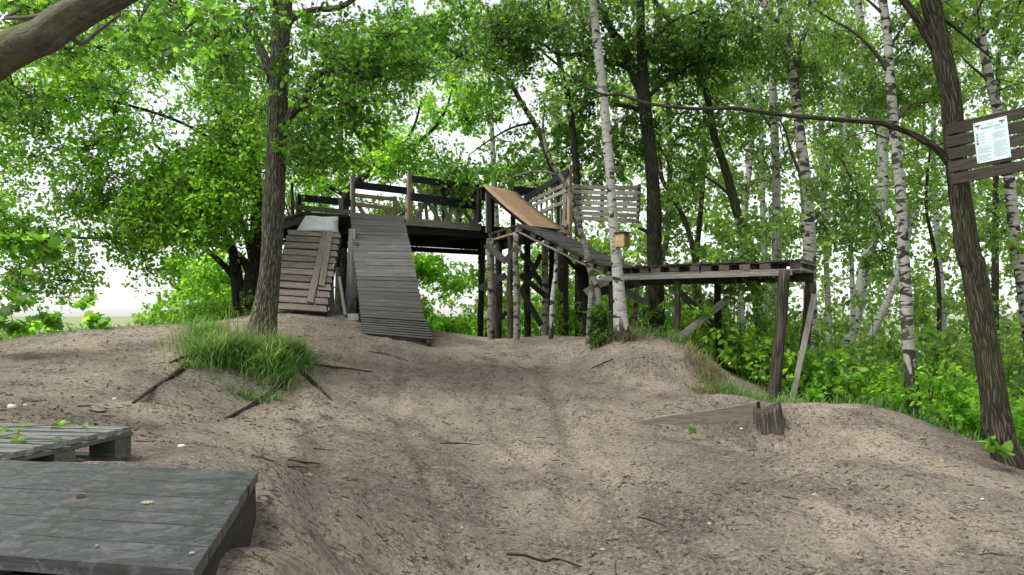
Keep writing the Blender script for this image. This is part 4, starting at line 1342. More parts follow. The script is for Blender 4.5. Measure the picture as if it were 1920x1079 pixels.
# leaning slim tree behind the slide
build_tree('leaning_tree', 'slim trunk leaning left over the tower behind the slide', 'tree',
           [(1060, 660, 18), (1052, 480, 15), (1044, 350, 13), (1034, 312, 12), (1010, 248, 11), (978, 193, 9), (948, 145, 8), (905, 122, 6), (860, 108, 5), (800, 95, 4), (715, 78, 2.5)],
           16.6, 'oakdark', [[(1000, 230, 5), (960, 240, 4), (920, 262, 3), (880, 290, 2)]],
           [(860, 50, 16.2, 1.0, .9, .7, 36), (760, 60, 16, 1.0, .9, .6, 30), (900, 180, 16.8, .8, .8, .6, 16), (880, 318, 15.4, .6, .5, .26, 20), (830, 345, 15.0, .5, .4, .18, 12), (960, 280, 16.6, .7, .6, .5, 14), (880, 372, 14.9, .25, .2, .18, 5)],
           'oakleaf', .1, OAK, .4, 8, 8, seed=8, sides=12)
# curved grey trunk
build_tree('curved_tree', 'curved grey brown trunk sweeping left behind the low platform', 'tree',
           [(1436, 740, 24), (1432, 690, 21), (1427, 620, 19), (1417, 553, 18), (1408, 487, 18), (1402, 453, 18), (1387, 415, 17), (1372, 360, 16), (1358, 310, 15), (1340, 260, 14), (1328, 190, 13), (1311, 140, 12), (1285, 85, 11), (1255, 40, 9), (1220, -10, 8), (1180, -90, 6)],
           13.2, 'redbark', [[(1375, 372, 7), (1350, 350, 5), (1320, 330, 4)], [(1318, 160, 6), (1340, 110, 5), (1350, 60, 4)]],
           [(1330, 130, 13.2, .8, .7, .6, 22), (1290, 320, 13.6, .6, .6, .5, 12), (1360, 240, 13.8, .6, .6, .5, 12)], 'birchleaf', .075, OVAL, .38, 9, 8, .2, seed=9, sides=14)

BG = 'birches of the wood on the right'
build_tree('birch_tree', 'birch with dark patches standing at the crest right of the tall platform posts', 'tree',
           [(1717, 815, 30.6), (1714, 790, 26.1), (1711, 741, 24.3), (1703, 648, 22.5), (1698, 537, 20.7), (1694, 470, 19.8), (1687, 350, 18), (1682, 300, 18), (1677, 250, 18), (1672, 190, 17.1), (1668, 130, 16.2), (1663, 60, 15.3), (1655, 0, 14.4), (1645, -100, 12.6), (1625, -300, 8.1), (1610, -480, 4.5)],
           9.5, 'birch2', [[(1664, 135, 8), (1650, 112, 7), (1625, 82, 6), (1594, 56, 5), (1560, 38, 4), (1520, 10, 3)], [(1655, 25, 7), (1640, 12, 5), (1615, -10, 4)], [(1668, 90, 6), (1690, 55, 5), (1715, 20, 4), (1740, -10, 3)], [(1675, 235, 8), (1690, 215, 7), (1712, 195, 5), (1740, 192, 4)]],
           [(1560, 20, 9.6, .7, .7, .45, 26), (1640, 150, 10, .6, .6, .5, 16), (1760, 40, 9.6, .6, .6, .4, 14), (1560, 330, 10.6, .5, .5, .5, 12), (1640, 420, 10.8, .5, .5, .5, 12), (1740, 180, 10, .5, .5, .4, 10), (1640, -180, 9.6, 1.6, 1.3, .8, 50)],
           'birchleaf', .058, OVAL, .42, 11, 11, .45, BG, 10, 18, .05)
build_tree('birch_tree', 'forked birch rising just behind the far right platform corner', 'tree',
           [(1524, 775, 32.3), (1522, 740, 27.2), (1521, 640, 24.65), (1519, 540, 23.8), (1517, 450, 22.95), (1513, 380, 22.1), (1507, 310, 19.55), (1500, 250, 18.7), (1494, 193, 17), (1487, 140, 16.15), (1473, 92, 14.45), (1454, 42, 13.6), (1430, 0, 11.9), (1400, -80, 9.35), (1370, -200, 5.95)],
           12.2, 'birch2', [[(1490, 165, 15), (1485, 110, 15), (1474, 60, 16), (1465, 0, 16), (1455, -90, 13), (1440, -250, 8)], [(1492, 150, 10), (1500, 92, 8), (1516, 48, 7), (1530, 15, 5), (1545, -30, 4)], [(1510, 350, 6), (1485, 290, 5), (1470, 240, 4), (1440, 190, 3)]],
           [(1420, 80, 12.4, .8, .8, .6, 24), (1530, 90, 12.4, .8, .8, .6, 24), (1570, 190, 13, .7, .7, .6, 18), (1450, 260, 13, .6, .6, .6, 14), (1560, 420, 13.6, .7, .6, .6, 16), (1480, -160, 12.4, 1.8, 1.5, .9, 50)],
           'birchleaf', .06, OVAL, .46, 11, 11, .4, BG, 11, 16, .05)
build_tree('birch_tree', 'straight birch with fine dark bands seen behind the right end of the platform', 'tree',
           [(1460, 770, 20), (1459, 640, 18), (1457, 520, 17), (1456, 420, 16), (1455, 320, 16), (1451, 222, 15), (1449, 160, 14), (1446, 90, 13), (1442, 0, 11), (1436, -120, 8)],
           14.0, 'birchfar', [[(1453, 250, 5), (1420, 200, 4), (1390, 140, 3), (1370, 90, 2)], [(1455, 330, 4), (1478, 280, 3), (1500, 240, 2)]],
           [(1400, 130, 14.2, .8, .8, .7, 22), (1480, 200, 14.4, .7, .7, .6, 16), (1400, 330, 14.8, .7, .7, .6, 16), (1440, 0, 14, 1.0, 1.0, .6, 24)], 'birchleaf', .068, OVAL, .42, 9, 8, .4, BG, 12, 12)
build_tree('birch_tree', 'pale thin birch between the curved trunk and the straight birch', 'tree',
           [(1394, 740, 14), (1393, 690, 13), (1390, 600, 12), (1389, 480, 12), (1397, 380, 12), (1406, 300, 12), (1407, 230, 11), (1400, 150, 10), (1388, 60, 9), (1375, -20, 7)],
           16.4, 'birchfar', [[(1404, 250, 4), (1385, 200, 3), (1375, 150, 2)]],
           [(1380, 80, 16.4, 1.0, .9, .8, 26), (1340, 300, 16.8, .8, .8, .7, 18), (1420, 430, 17, .8, .8, .6, 16)], 'birchleaf', .072, OVAL, .44, 9, 8, .4, BG, 13, 10)
build_tree('birch_tree', 'thick pale birch leaning behind the dark patched birch', 'tree',
           [(1540, 800, 28.9), (1557, 735, 25.5), (1583, 667, 22.95), (1606, 590, 21.25), (1620, 505, 20.4), (1636, 450, 20.4), (1652, 370, 20.4), (1656, 310, 19.55), (1652, 250, 18.7), (1640, 170, 17.85), (1628, 110, 16.15), (1612, 30, 13.6), (1600, -80, 11.05)],
           17.6, 'birchfar', [[(1652, 260, 8), (1620, 200, 6), (1585, 170, 5), (1550, 160, 3)], [(1655, 300, 9), (1672, 230, 8), (1690, 205, 7), (1720, 190, 5)]],
           [(1600, 120, 17.6, 1.2, 1.1, .9, 34), (1700, 150, 17.6, 1.0, 1.0, .8, 26), (1580, 300, 18, 1.0, .9, .8, 22), (1620, -40, 17.6, 1.6, 1.4, .8, 30)], 'birchleaf', .075, OVAL, .48, 9, 8, .35, BG, 14, 14)
build_tree('birch_tree', 'grey birch passing behind the notice board at the right edge', 'tree',
           [(1955, 860, 30), (1940, 700, 26), (1925, 580, 24), (1912, 500, 22), (1903, 450, 21), (1897, 383, 20), (1890, 317, 19), (1880, 250, 18), (1871, 208, 17), (1862, 175, 16), (1851, 128, 15), (1840, 62, 14), (1830, 0, 13), (1815, -120, 10)],
           10.6, 'birch2', [[(1860, 172, 6), (1848, 148, 5), (1818, 122, 4), (1790, 92, 3.4), (1776, 80, 3)], [(1845, 95, 6), (1822, 66, 5), (1795, 50, 4), (1770, 30, 3)], [(1842, 70, 6), (1880, 30, 5), (1930, 10, 4)]],
           [(1860, 60, 10.8, .7, .7, .5, 22), (1920, 130, 10.8, .6, .6, .5, 16), (1800, 20, 10.6, .6, .6, .4, 12), (1890, 400, 11.4, .5, .5, .5, 10), (1850, -150, 10.6, 1.5, 1.3, .8, 44)], 'birchleaf', .058, OVAL, .44, 11, 11, .4, BG, 15, 14)
build_tree('birch_tree', 'very thin birch stem just left of the thick pale birch', 'tree',
           [(1602, 740, 11), (1600, 640, 10), (1597, 500, 9), (1590, 350, 8.5), (1584, 250, 8), (1577, 130, 7), (1572, 20, 6)], 15.8, 'birchfar', [[(1588, 310, 3), (1610, 270, 2.4), (1630, 240, 2)]],
           [(1580, 60, 15.8, .8, .8, .7, 20), (1560, 250, 16.2, .6, .6, .6, 12)], 'birchleaf', .07, OVAL, .42, 9, 8, .4, BG, 16, 8)
build_tree('fallen_birch', 'grey trunk leaning steeply to the right among the undergrowth', 'tree',
           [(1612, 690, 15), (1631, 637, 14), (1648, 600, 14), (1662, 570, 14), (1680, 518, 13), (1700, 450, 11), (1715, 390, 8)], 16.0, 'birchfar', [], [(1720, 370, 16, .7, .6, .5, 12)], 'birchleaf', .07, OVAL, .42, 8, 8, .3, None, 17, 10)
for k, (lab, pts, D, bark) in enumerate([
    ('thin dark stem in the gap left of the notice board tree', [(1762, 760, 9), (1761, 620, 8), (1760, 540, 8), (1752, 470, 7), (1738, 400, 6), (1738, 340, 5), (1748, 250, 4)], 14.0, 'oakdark'),
    ('slender trunk between the dark oak and the curved trunk', [(1322, 700, 12), (1316, 640, 12), (1308, 520, 11), (1290, 430, 10), (1262, 370, 9), (1240, 330, 8), (1236, 250, 6)], 14.6, 'redbark'),
    ('dim far trunk left of the right platform props', [(1216, 660, 15), (1214, 560, 14), (1250, 450, 11), (1256, 300, 9), (1250, 150, 7)], 18.0, 'oakdark'),
    ('far pale birch seen low between the curved trunk and the tall post', [(1440, 730, 13), (1438, 600, 12), (1432, 450, 11), (1428, 300, 10), (1424, 150, 8), (1420, 0, 6)], 19.0, 'birchfar'),
    ('far grey trunk near the right edge below the notice board', [(1870, 760, 14), (1866, 600, 13), (1866, 450, 12), (1868, 300, 10), (1872, 100, 8)], 17.0, 'oakdark'),
    ('thin pale birch behind the very thin stem', [(1556, 720, 12), (1552, 560, 11), (1545, 400, 10), (1540, 240, 9), (1532, 80, 7)], 19.5, 'birchfar'),
    ('far trunk right of the patched birch', [(1770, 740, 13), (1768, 600, 12), (1758, 450, 11), (1750, 300, 9), (1752, 100, 7)], 20.0, 'birchfar'),
    ('dim slender trunk seen under the middle of the low platform', [(1300, 690, 12), (1302, 580, 11), (1306, 480, 11), (1318, 340, 9), (1322, 180, 7)], 19.0, 'oakdark'),
]):
    c = pts[-2]
    build_tree('slender_tree', lab, 'tree', pts, D, bark, [], [(c[0], c[1] - 20, D, 1.0, .9, .9, 22), (c[0], c[1] - 200, D, 1.2, 1.0, .8, 22)], 'birchleaf', .075, OVAL, .46, 9, 8, .3, 'slender trunks deep in the wood', 30 + k, 9)

# the big brown trunk that carries the notice board
build_tree('tall_tree', 'big furrowed brown trunk carrying the notice board on the right', 'tree',
           [(1898, 892, 59.84), (1892, 865, 52.8), (1880, 830, 47.52), (1872, 796, 45.76), (1860, 720, 44), (1848, 648, 42.24), (1834, 560, 42.24), (1823, 500, 41.36), (1815, 480, 41.36), (1806, 410, 40.48), (1799, 350, 39.6), (1793, 290, 37.84), (1787, 230, 36.08), (1782, 178, 35.2), (1769, 119, 36.08), (1757, 60, 35.2), (1744, 0, 33.44), (1722, -100, 29.92), (1690, -280, 22.88), (1660, -460, 12.32)],
           7.3, 'redbark', [[(1798, 325, 17.28), (1780, 304, 17.28), (1765, 288, 14.4), (1746, 272, 12.96), (1713, 253, 12.24), (1680, 240, 10.8, 7.25), (1643, 230, 10.08, 7.2), (1590, 226, 9.36, 7.2), (1540, 222, 8.64, 7.2), (1488, 218, 8.64, 7.2), (1413, 208, 7.92, 7.2), (1369, 203, 7.2, 7.2), (1298, 204, 6.48, 7.2), (1221, 196, 6.48, 7.2), (1191, 187, 5.76, 7.2), (1165, 179, 5.04, 7.2), (1130, 177, 4.32, 7.2), (1108, 168, 3.6, 7.2), (1084, 156, 2.16, 7.2)],
                            [(1772, 118, 22), (1752, 88, 18), (1736, 62, 16), (1716, 30, 15), (1690, -5, 13), (1640, -70, 9)],
                            [(1372, 204, 6, 7.2), (1358, 196, 5, 7.2), (1347, 187, 3, 7.2)], [(1772, 38, 6, 7.25), (1800, 60, 5), (1830, 85, 4), (1860, 110, 3)], [(1135, 178, 4, 7.2), (1110, 184, 3, 7.2), (1075, 193, 2, 7.2)]],
           [(1600, -120, 7.2, .8, .7, .3, 20), (1860, 0, 7.4, .6, .6, .3, 10), (1700, -300, 7.3, 1.6, 1.4, .7, 50)], 'birchleaf', .07, OVAL, .32, 8, 8, .2, seed=50, sides=28, lump=.06, limb_bark='redbark', furrow=.008)

# trees behind the tower, against the sky
for k, (lab, pts, D, limbs, blobs, lf) in enumerate([
    ('oak behind the tower with a limb rising to the right', [(640, 640, 26), (640, 500, 22), (645, 400, 18), (655, 355, 15), (690, 325, 12), (730, 300, 10), (770, 275, 9), (810, 245, 7), (836, 205, 5), (850, 160, 3)], 19.0,
     [[(745, 290, 6), (775, 240, 5), (790, 190, 3)], [(650, 370, 9), (600, 340, 7), (565, 320, 5)]],
     [(760, 300, 19, 1.0, .9, .7, 34), (680, 290, 19.5, 1.0, .9, .8, 30), (850, 200, 19, .9, .8, .8, 26), (600, 320, 19, .8, .8, .6, 18), (730, 390, 20, .8, .6, .6, 20), (840, 350, 20, .8, .6, .5, 18), (620, 400, 20, .8, .6, .5, 16)], 'brightleaf'),
    ('slender pale trunk rising behind the plywood slide', [(938, 620, 13), (932, 450, 11), (926, 320, 10), (921, 220, 8), (915, 100, 6)], 21.0, [],
     [(920, 150, 21, 1.1, 1.0, .9, 30), (960, 330, 21.5, .9, .8, .7, 18), (1010, 330, 22, 1.0, .9, .8, 22), (860, 420, 22, .7, .6, .5, 12)], 'birchleaf'),
    ('leafy tree between the two oaks on the left skyline', [(560, 640, 20), (565, 480, 16), (575, 380, 13), (590, 260, 10), (600, 150, 7)], 22.0, [],
     [(580, 210, 22, 1.3, 1.1, 1.2, 40), (690, 190, 22.5, 1.2, 1.0, .9, 30), (800, 120, 23, 1.5, 1.2, .9, 34), (640, 80, 23, 1.4, 1.2, .8, 30), (500, 380, 22, 1.0, .8, .8, 20), (960, 60, 23, 1.4, 1.0, .8, 24)], 'oakleaf'),
]):
    build_tree('background_tree', lab, 'tree', pts, D, 'oakdark' if k != 1 else 'birchfar', limbs, blobs, lf, .1, OVAL, .7, 13, 10, 0.1, 'trees behind the tower', 60 + k, 10)


# ------------------------------------------------------------------ shrubs and undergrowth
def shrub(name, label, px, py, D, blobs, leaf, size, seed, tmpl=OVAL, rc=.3, sprigs=8, per=7, group=None, stems=6):
    rng = np.random.default_rng(seed)
    q = P(px, py, D)
    g = gz(q.x, q.y)
    t = thing(name, label, 'shrub', (q.x, q.y, g), group)
    C = blob_points(blobs, rng)
    gr = ground_z(C[:, 0], C[:, 1])
    C[:, 2] = np.maximum(C[:, 2], gr + .08)
    lf, st = foliage(C, rc, sprigs, per, size, tmpl, rng)
    base = np.array([[q.x, q.y, g - .05]]) + rng.normal(0, .08, (stems, 3)) * np.array([1, 1, 0])
    skel = np.concatenate([base + np.array([0, 0, .1 * k]) for k in range(5)])
    tw = connect(skel, C, rng, .009)
    tag(np_mesh('stems', *join([tw, st]), M['twig'], t), kind='stuff')
    tag(np_mesh('foliage', *lf, M[leaf], t), kind='stuff')
    return t


shrub('shrub', 'bright green bush seen through the gap under the tower deck', 820, 660, 22, [(812, 560, 22, .95, .8, 1.0, 190), (790, 500, 22, .6, .6, .6, 80), (835, 620, 21, .75, .5, .4, 80), (875, 640, 20.4, .5, .4, .2, 36), (795, 600, 21.5, .5, .4, .6, 60), (850, 520, 23, .6, .5, .5, 30), (890, 600, 24, .6, .5, .5, 50)], 'brightleaf', .085, 201, rc=.24)
shrub('shrub', 'tall pale green bush on the left skyline beside the spreading oak', 360, 620, 17.0, [(370, 570, 17.0, .8, .8, .35, 60), (405, 515, 17, .7, .8, .65, 70), (325, 535, 18, .6, .5, .6, 60), (345, 500, 18.5, .6, .5, .5, 40), (430, 570, 16, .6, .6, .5, 36), (310, 598, 16, .6, .6, .14, 24)], 'brightleaf', .085, 202, rc=.28)
shrub('shrub', 'yellow green leafy bush under the spreading oak limbs', 395, 610, 14.6, [(395, 520, 14.6, .32, .3, .55, 26), (430, 580, 14, .55, .4, .22, 40), (380, 590, 13.6, .6, .4, .18, 30)], 'brightleaf', .08, 203, rc=.22)
shrub('sapling', 'broad leaved sapling at the left edge against the sky', 20, 640, 7.6, [(25, 460, 7.4, .4, .3, .12, 9), (15, 560, 7.6, .14, .2, .12, 3), (85, 600, 7.8, .1, .12, .06, 2), (5, 612, 7.6, .2, .2, .08, 4), (95, 458, 7.4, .2, .12, .07, 4), (40, 520, 7.5, .12, .15, .08, 2)], 'oakleaf', .1, 204, MAPLE, .14, 5, 3)
shrub('shrub', 'low bush with round leaves on the left crest', 160, 628, 9.0, [(165, 610, 9.1, .2, .2, .05, 5), (60, 618, 9, .4, .2, .1, 7), (90, 600, 9.2, .12, .15, .1, 3), (170, 570, 9.4, .12, .15, .14, 2)], 'brightleaf', .085, 205, MAPLE, .16, 5, 4)
shrub('shrub', 'dark ivy like bush at the foot of the crooked birch', 1126, 655, 10.75, [(1126, 610, 10.75, .12, .12, .3, 26), (1128, 640, 10.7, .16, .12, .1, 16)], 'oakleafdark', .05, 206, rc=.14)
shrub('seedling', 'five leaved bright seedling at the foot of the notice board tree', 1868, 858, 6.95, [(1866, 826, 6.95, .06, .05, .03, 2), (1874, 848, 6.95, .05, .05, .03, 2)], 'oakleaf', .12, 207, OVAL, .05, 2, 3, stems=2)
shrub('seedling', 'small seedling with few leaves at the right end of the dirt face', 1300, 815, 7.5, [(1300, 808, 7.5, .04, .04, .03, 3)], 'brightleaf', .05, 208, OVAL, .05, 3, 3, stems=2)

rng = np.random.default_rng(77)


def in_wood(n, lo_px, hi_px, lo_d, hi_d, off):
    out = []
    while len(out) < n:
        D = rng.uniform(lo_d ** .7, hi_d ** .7) ** (1 / .7)
        px = rng.uniform(lo_px, hi_px)
        x = (px - 960) / FPX * D
        if D > edge_d(px) + off:
            out.append((x, D))
    return np.array(out)


def edge_d(px):
    """How far the bare dirt runs at this column."""
    return np.interp(px, [1000, 1150, 1230, 1300, 1360, 1440, 1500, 1650, 1750, 1890, 2000, 2200], [13.6, 12.6, 11.8, 10.6, 10.0, 9.9, 9.6, 9.3, 8.7, 7.9, 7.4, 7.2])


def mass(name, label, C, rc, sprigs, per, size, tmpl, leaf, seed, stems=True, stem_r=.007):
    r_ = np.random.default_rng(seed)
    lf, st = foliage(C, rc, sprigs, per, size, tmpl, r_)
    t = empty(name, (float(C[:, 0].mean()), float(C[:, 1].mean()), float(C[:, 2].min())))
    tag(t, label, 'undergrowth' if 'under' in name or 'weed' in name else 'woodland', kind='stuff')
    if stems:
        gr = ground_z(C[:, 0], C[:, 1])
        B = C.copy(); B[:, 2] = gr - .05; B[:, :2] += r_.normal(0, .12, (len(C), 2))
        sk = sticks(B, C, np.full(len(C), stem_r), np.full(len(C), stem_r * .4))
        tag(np_mesh('stems', *join([sk, st]), M['twig'], t), kind='stuff')
    tag(np_mesh('leaves', *lf, M[leaf], t), kind='stuff')
    return t


# ground layer and saplings of the wood on the right
xy = in_wood(1300, 1080, 2150, 8.2, 17, .2)
g_ = ground_z(xy[:, 0], xy[:, 1])
C = np.column_stack([xy, g_ + rng.uniform(.12, .7, len(xy))])
mass('undergrowth', 'dense low green undergrowth covering the floor of the birch wood', C, .26, 9, 6, .085, OVAL, 'brightleaf', 301)
xy = in_wood(1150, 1040, 2200, 9.5, 26, .6)
g_ = ground_z(xy[:, 0], xy[:, 1])
C = np.column_stack([xy, g_ + rng.uniform(.3, 3.2, len(xy)) * rng.uniform(.4, 1, len(xy))])
mass('undergrowth', 'leafy saplings and bushes filling the birch wood under the trees', C, .36, 9, 7, .1, OVAL, 'birchleaf', 302)
# the wood farther back
n = 1700
px = rng.uniform(1020, 2150, n); D = rng.uniform(19, 36, n)
z = rng.uniform(0, 1, n) ** 1.6
x = (px - 960) / FPX * D
g_ = ground_z(x, D)
C = np.column_stack([x, D, g_ + .3 + z * 15])
mass('far_woodland', 'far leafy mass of the birch wood behind the trunks on the right', C, .8, 8, 6, .21, KITE, 'farleaf', 303, stems=False)
px = rng.uniform(890, 1180, 330); D = rng.uniform(17.5, 27, 330)
x = (px - 960) / FPX * D
C = np.column_stack([x, D, ground_z(x, D) + rng.uniform(.1, 4.2, 330)])
mass('undergrowth', 'bushes and saplings seen between the posts under the slide', C, .5, 8, 7, .12, OVAL, 'brightleaf', 306)
n = 310
px = rng.uniform(420, 1060, n); D = rng.uniform(24, 36, n)
z = rng.uniform(0, 1, n)
x = (px - 960) / FPX * D
g_ = ground_z(x, D)
C = np.column_stack([x, D, g_ + .2 + z ** 1.3 * 15])
mass('far_woodland', 'far treetops behind the tower with sky showing between them', C, .8, 8, 6, .2, KITE, 'farleaf', 304, stems=False)
# weeds along the left crest and behind the tower
px = np.concatenate([np.concatenate([rng.uniform(-60, 130, 36), rng.uniform(130, 290, 60), rng.uniform(290, 470, 54)]), rng.uniform(500, 1050, 60)])
D = np.concatenate([np.interp(px[:150], [-60, 0, 100, 300, 400, 470], [8.6, 8.6, 9.3, 10.4, 12.0, 12.6]) + rng.uniform(.1, 1.6, 150), rng.uniform(15.4, 19, 60)])
x = (px - 960) / FPX * D
g_ = ground_z(x, D)
hgt = np.where(px < 120, .12, np.where(px < 280, .1, .35))
C = np.column_stack([x, D, g_ + .05 + rng.uniform(0, 1, len(x)) * hgt])
mass('weeds', 'low weeds growing along the crest behind the bare dirt', C, .16, 7, 6, .055, OVAL, 'brightleaf', 305)


# ------------------------------------------------------------------ grass
def blades(xy, zg, h, lean, rng, w=.005):
    n = len(xy)
    h = h * (1 + .45 * vnoise(xy[:, 0] * 6, xy[:, 1] * 6, 5)) * rng.uniform(.6, 1.25, n)
    base = np.column_stack([xy, zg - .01])
    az = rng.uniform(0, 2 * math.pi, n)
    dirs = np.column_stack([np.cos(az), np.sin(az), np.zeros(n)]) + lean
    dirs = dirs * rng.uniform(.2, .95, (n, 1)) * h[:, None]
    side = unit(np.column_stack([-np.sin(az + rng.normal(0, .6, n)), np.cos(az), np.zeros(n)]))
    V = []
    for (t, ww) in ((0, 1), (.35, .9), (.7, .6), (1, 0)):
        c = base + dirs * (t ** 1.9) + np.array([0, 0, 1]) * (h * (t - .42 * t ** 2.6))[:, None]
        if ww: V += [c + side * w * ww, c - side * w * ww]
        else: V.append(c)
    V = np.stack(V, 1)
    T = np.array([(0, 1, 3), (0, 3, 2), (2, 3, 5), (2, 5, 4), (4, 5, 6)])
    F = (np.arange(n) * 7)[:, None, None] + T[None]
    return V.reshape(-1, 3), F.reshape(-1, 3)


def pix_ground(px, py, d0, d1):
    """Where the sight line of a pixel meets the ground, between two distances."""
    ds = np.linspace(d0, d1, 120)
    xs = (px - 960) / FPX * ds
    zz = EYE + (HOR - py) / FPX * ds
    g = ground_z(xs, ds, True)
    k = np.argmax(zz < g)
    return xs[k], ds[k], g[k]


rng = np.random.default_rng(9)
tuft = thing('grass_tuft', 'long green grass tuft round the foot of the oak on the mound', 'grass', (-3.1, 8.4, gz(-3.1, 8.4)))
tuft['kind'] = 'stuff'
parts = []
for (px, py, D, sx, sy, n, h0, h1) in ((415, 720, 7.85, .2, .16, 1300, .25, .5), (490, 722, 7.8, .24, .16, 1400, .25, .5), (545, 705, 8.1, .15, .16, 700, .2, .42), (385, 672, 8.4, .15, .2, 700, .25, .55), (450, 695, 8.2, .3, .16, 650, .16, .38), (500, 672, 8.6, .2, .08, 120, .1, .26), (470, 765, 7.35, .25, .06, 160, .1, .25), (365, 745, 7.5, .12, .1, 150, .1, .28), (575, 690, 8.4, .12, .14, 120, .08, .22)):
    q = P(px, py, D)
    xy = np.column_stack([q.x + rng.normal(0, sx, n) * .7, q.y + rng.normal(0, sy, n) * .7])
    parts.append(blades(xy, ground_z(xy[:, 0], xy[:, 1], True), rng.uniform(h0, h1, n), np.column_stack([(xy[:, 0] + 3.02) * .6, (xy[:, 1] - 8.5) * .5, np.full(n, -.08)]), rng))
n = 170
xy = np.column_stack([-3.02 + rng.normal(0, .55, n), 8.25 + rng.normal(0, .62, n)])
parts.append(blades(xy, ground_z(xy[:, 0], xy[:, 1], True), rng.uniform(.06, .24, n), np.zeros(3), rng, .004))
n = 260
xy = np.column_stack([-3.02 + rng.normal(0, .38, n), 8.2 + rng.normal(0, .36, n)])
stalks = blades(xy, ground_z(xy[:, 0], xy[:, 1], True), rng.uniform(.35, .72, n), np.column_stack([(xy[:, 0] + 3.02) * .5, (xy[:, 1] - 8.4) * .4, np.zeros(n)]), rng, .0032)
tag(np_mesh('dry_blades', *stalks, M['drygrass'], tuft), kind='stuff')
tag(np_mesh('blades', *join(parts), M['grass'], tuft), kind='stuff')
q = P(560, 640, 9.9)
n = 260
xy = np.column_stack([q.x + rng.normal(0, .5, n), q.y + rng.normal(0, .45, n)])
tag(np_mesh('grass_sprigs', *blades(xy, ground_z(xy[:, 0], xy[:, 1], True), rng.uniform(.04, .12, n), np.zeros(3), rng, .003), M['drygrass']), 'sparse thin grass sprigs on the dirt right of the oak', 'grass', kind='stuff')
bank = thing('grass_bank', 'wild grass hanging over the earth bank under the low platform', 'grass', (2.5, 9.9, gz(2.5, 9.9)))
bank['kind'] = 'stuff'
parts, dry = [], []
for (px, py, D, sx, sy, n, h0, h1) in ((1310, 695, 10.2, .25, .2, 110, .1, .3), (1340, 715, 9.8, .2, .25, 300, .12, .36), (1365, 740, 9.4, .18, .25, 240, .12, .32), (1260, 668, 10.7, .3, .2, 350, .15, .4), (1210, 655, 11.2, .2, .15, 160, .15, .35), (1180, 655, 10.5, .16, .08, 200, .08, .3), (1140, 655, 10.6, .1, .08, 160, .1, .35), (1420, 752, 9.3, .4, .15, 300, .1, .3), (1330, 735, 9.3, .15, .1, 180, .08, .25)):
    q = P(px, py, D)
    xy = np.column_stack([q.x + rng.normal(0, sx, n) * .8, q.y + rng.normal(0, sy, n) * .8])
    bl = blades(xy, ground_z(xy[:, 0], xy[:, 1], True), rng.uniform(h0, h1, n), np.array([-.1, -.35, -.1]), rng)
    (parts if rng.uniform() < .6 or not dry else dry).append(bl) if dry else dry.append(bl)
tag(np_mesh('blades', *join(parts), M['grass'], bank), kind='stuff')
tag(np_mesh('dry_blades', *join(dry), M['drygrass'], bank), kind='stuff')
px = rng.uniform(1420, 2000, 1500); D = edge_d(px) + rng.uniform(-.35, .9, 1500)
x = (px - 960) / FPX * D
tag(np_mesh('edge_grass', *blades(np.column_stack([x, D]), ground_z(x, D, True), rng.uniform(.08, .28, 1500), np.zeros(3), rng), M['grass']), 'thin grass fringe along the right crest where dirt meets wood', 'grass', kind='stuff')
px = rng.uniform(-40, 470, 1500); D = np.interp(px, [-60, 0, 100, 300, 400, 470], [8.4, 8.4, 9.1, 10.2, 11.8, 12.4]) + rng.uniform(0, 1.2, 1500)
x = (px - 960) / FPX * D
tag(np_mesh('edge_grass', *blades(np.column_stack([x, D]), ground_z(x, D, True), rng.uniform(.06, .26, 1500), np.zeros(3), rng), M['grass']), 'thin grass fringe along the left crest below the open sky', 'grass', kind='stuff')

# ------------------------------------------------------------------ roots of the oak
for lab, pts in (('long bare root running down the dirt left of the grass tuft', [(350, 690, .035), (320, 712, .03), (285, 735, .026), (250, 757, .014)]),
                 ('thick root below the grass tuft pointing to the near left', [(545, 708, .04), (520, 735, .038), (480, 762, .034), (440, 780, .024), (408, 792, .012)]),
                 ('forked root at the right side of the grassy mound', [(558, 700, .04), (578, 712, .03), (600, 730, .024), (622, 752, .012)]),
                 ('straight thin root lying on the dirt right of the mound', [(572, 686, .022), (610, 690, .02), (650, 693, .016), (700, 700, .008)]),
                 ('small root on the left edge of the grassy mound', [(372, 668, .026), (345, 674, .022), (318, 682, .012)]),
                 ('root running down from the birch mound on the right', [(1150, 676, .014), (1130, 683, .014), (1108, 693, .006)])):
    path = []
    for (px_, py_, r) in pts:
        x_, y_, z_ = pix_ground(px_, py_, 5.5, 11.5)
        r *= .72
        path.append((x_, y_, z_ + r * .5, r))
    tag(tube('tree_root', catmull(path, 5), M['root'], None, 9, .14, len(pts)), lab, 'root')

# ------------------------------------------------------------------ the birdhouse
bh = P(1163, 452, 10.52)
bird = thing('birdhouse', 'small wooden birdhouse hung on the white birch', 'birdhouse', (bh.x, bh.y, bh.z - .1))
fv = Vector((.80, -.60, 0)); sv = Vector((.60, .80, 0))      # the way the front looks, and along the front
w2, h2 = .07, .092
side_n = -sv
c = bh + Vector((.02, -.04, 0))
board('front', c + fv * .075 - UP * h2, c + fv * .075 + UP * h2, .14, .014, fv, M['boxbrown'], bird)
board('back', c - fv * .075 - UP * (h2 + .03), c - fv * .075 + UP * (h2 + .02), .14, .014, fv, M['box'], bird)
for k in (-1, 1):
    board('side', c + sv * .064 * k - UP * h2, c + sv * .064 * k + UP * (h2 - .002), .134, .012, sv, M['box'], bird)
board('floor', c - fv * .066 - UP * (h2 - .01), c + fv * .066 - UP * (h2 - .01), .112, .012, UP, M['box'], bird)
board('roof', c - fv * .085 + UP * (h2 + .012), c + fv * .12 + UP * (h2 + .012), .18, .018, UP, M['dark'], bird)
hp = c + fv * .084 + UP * .035
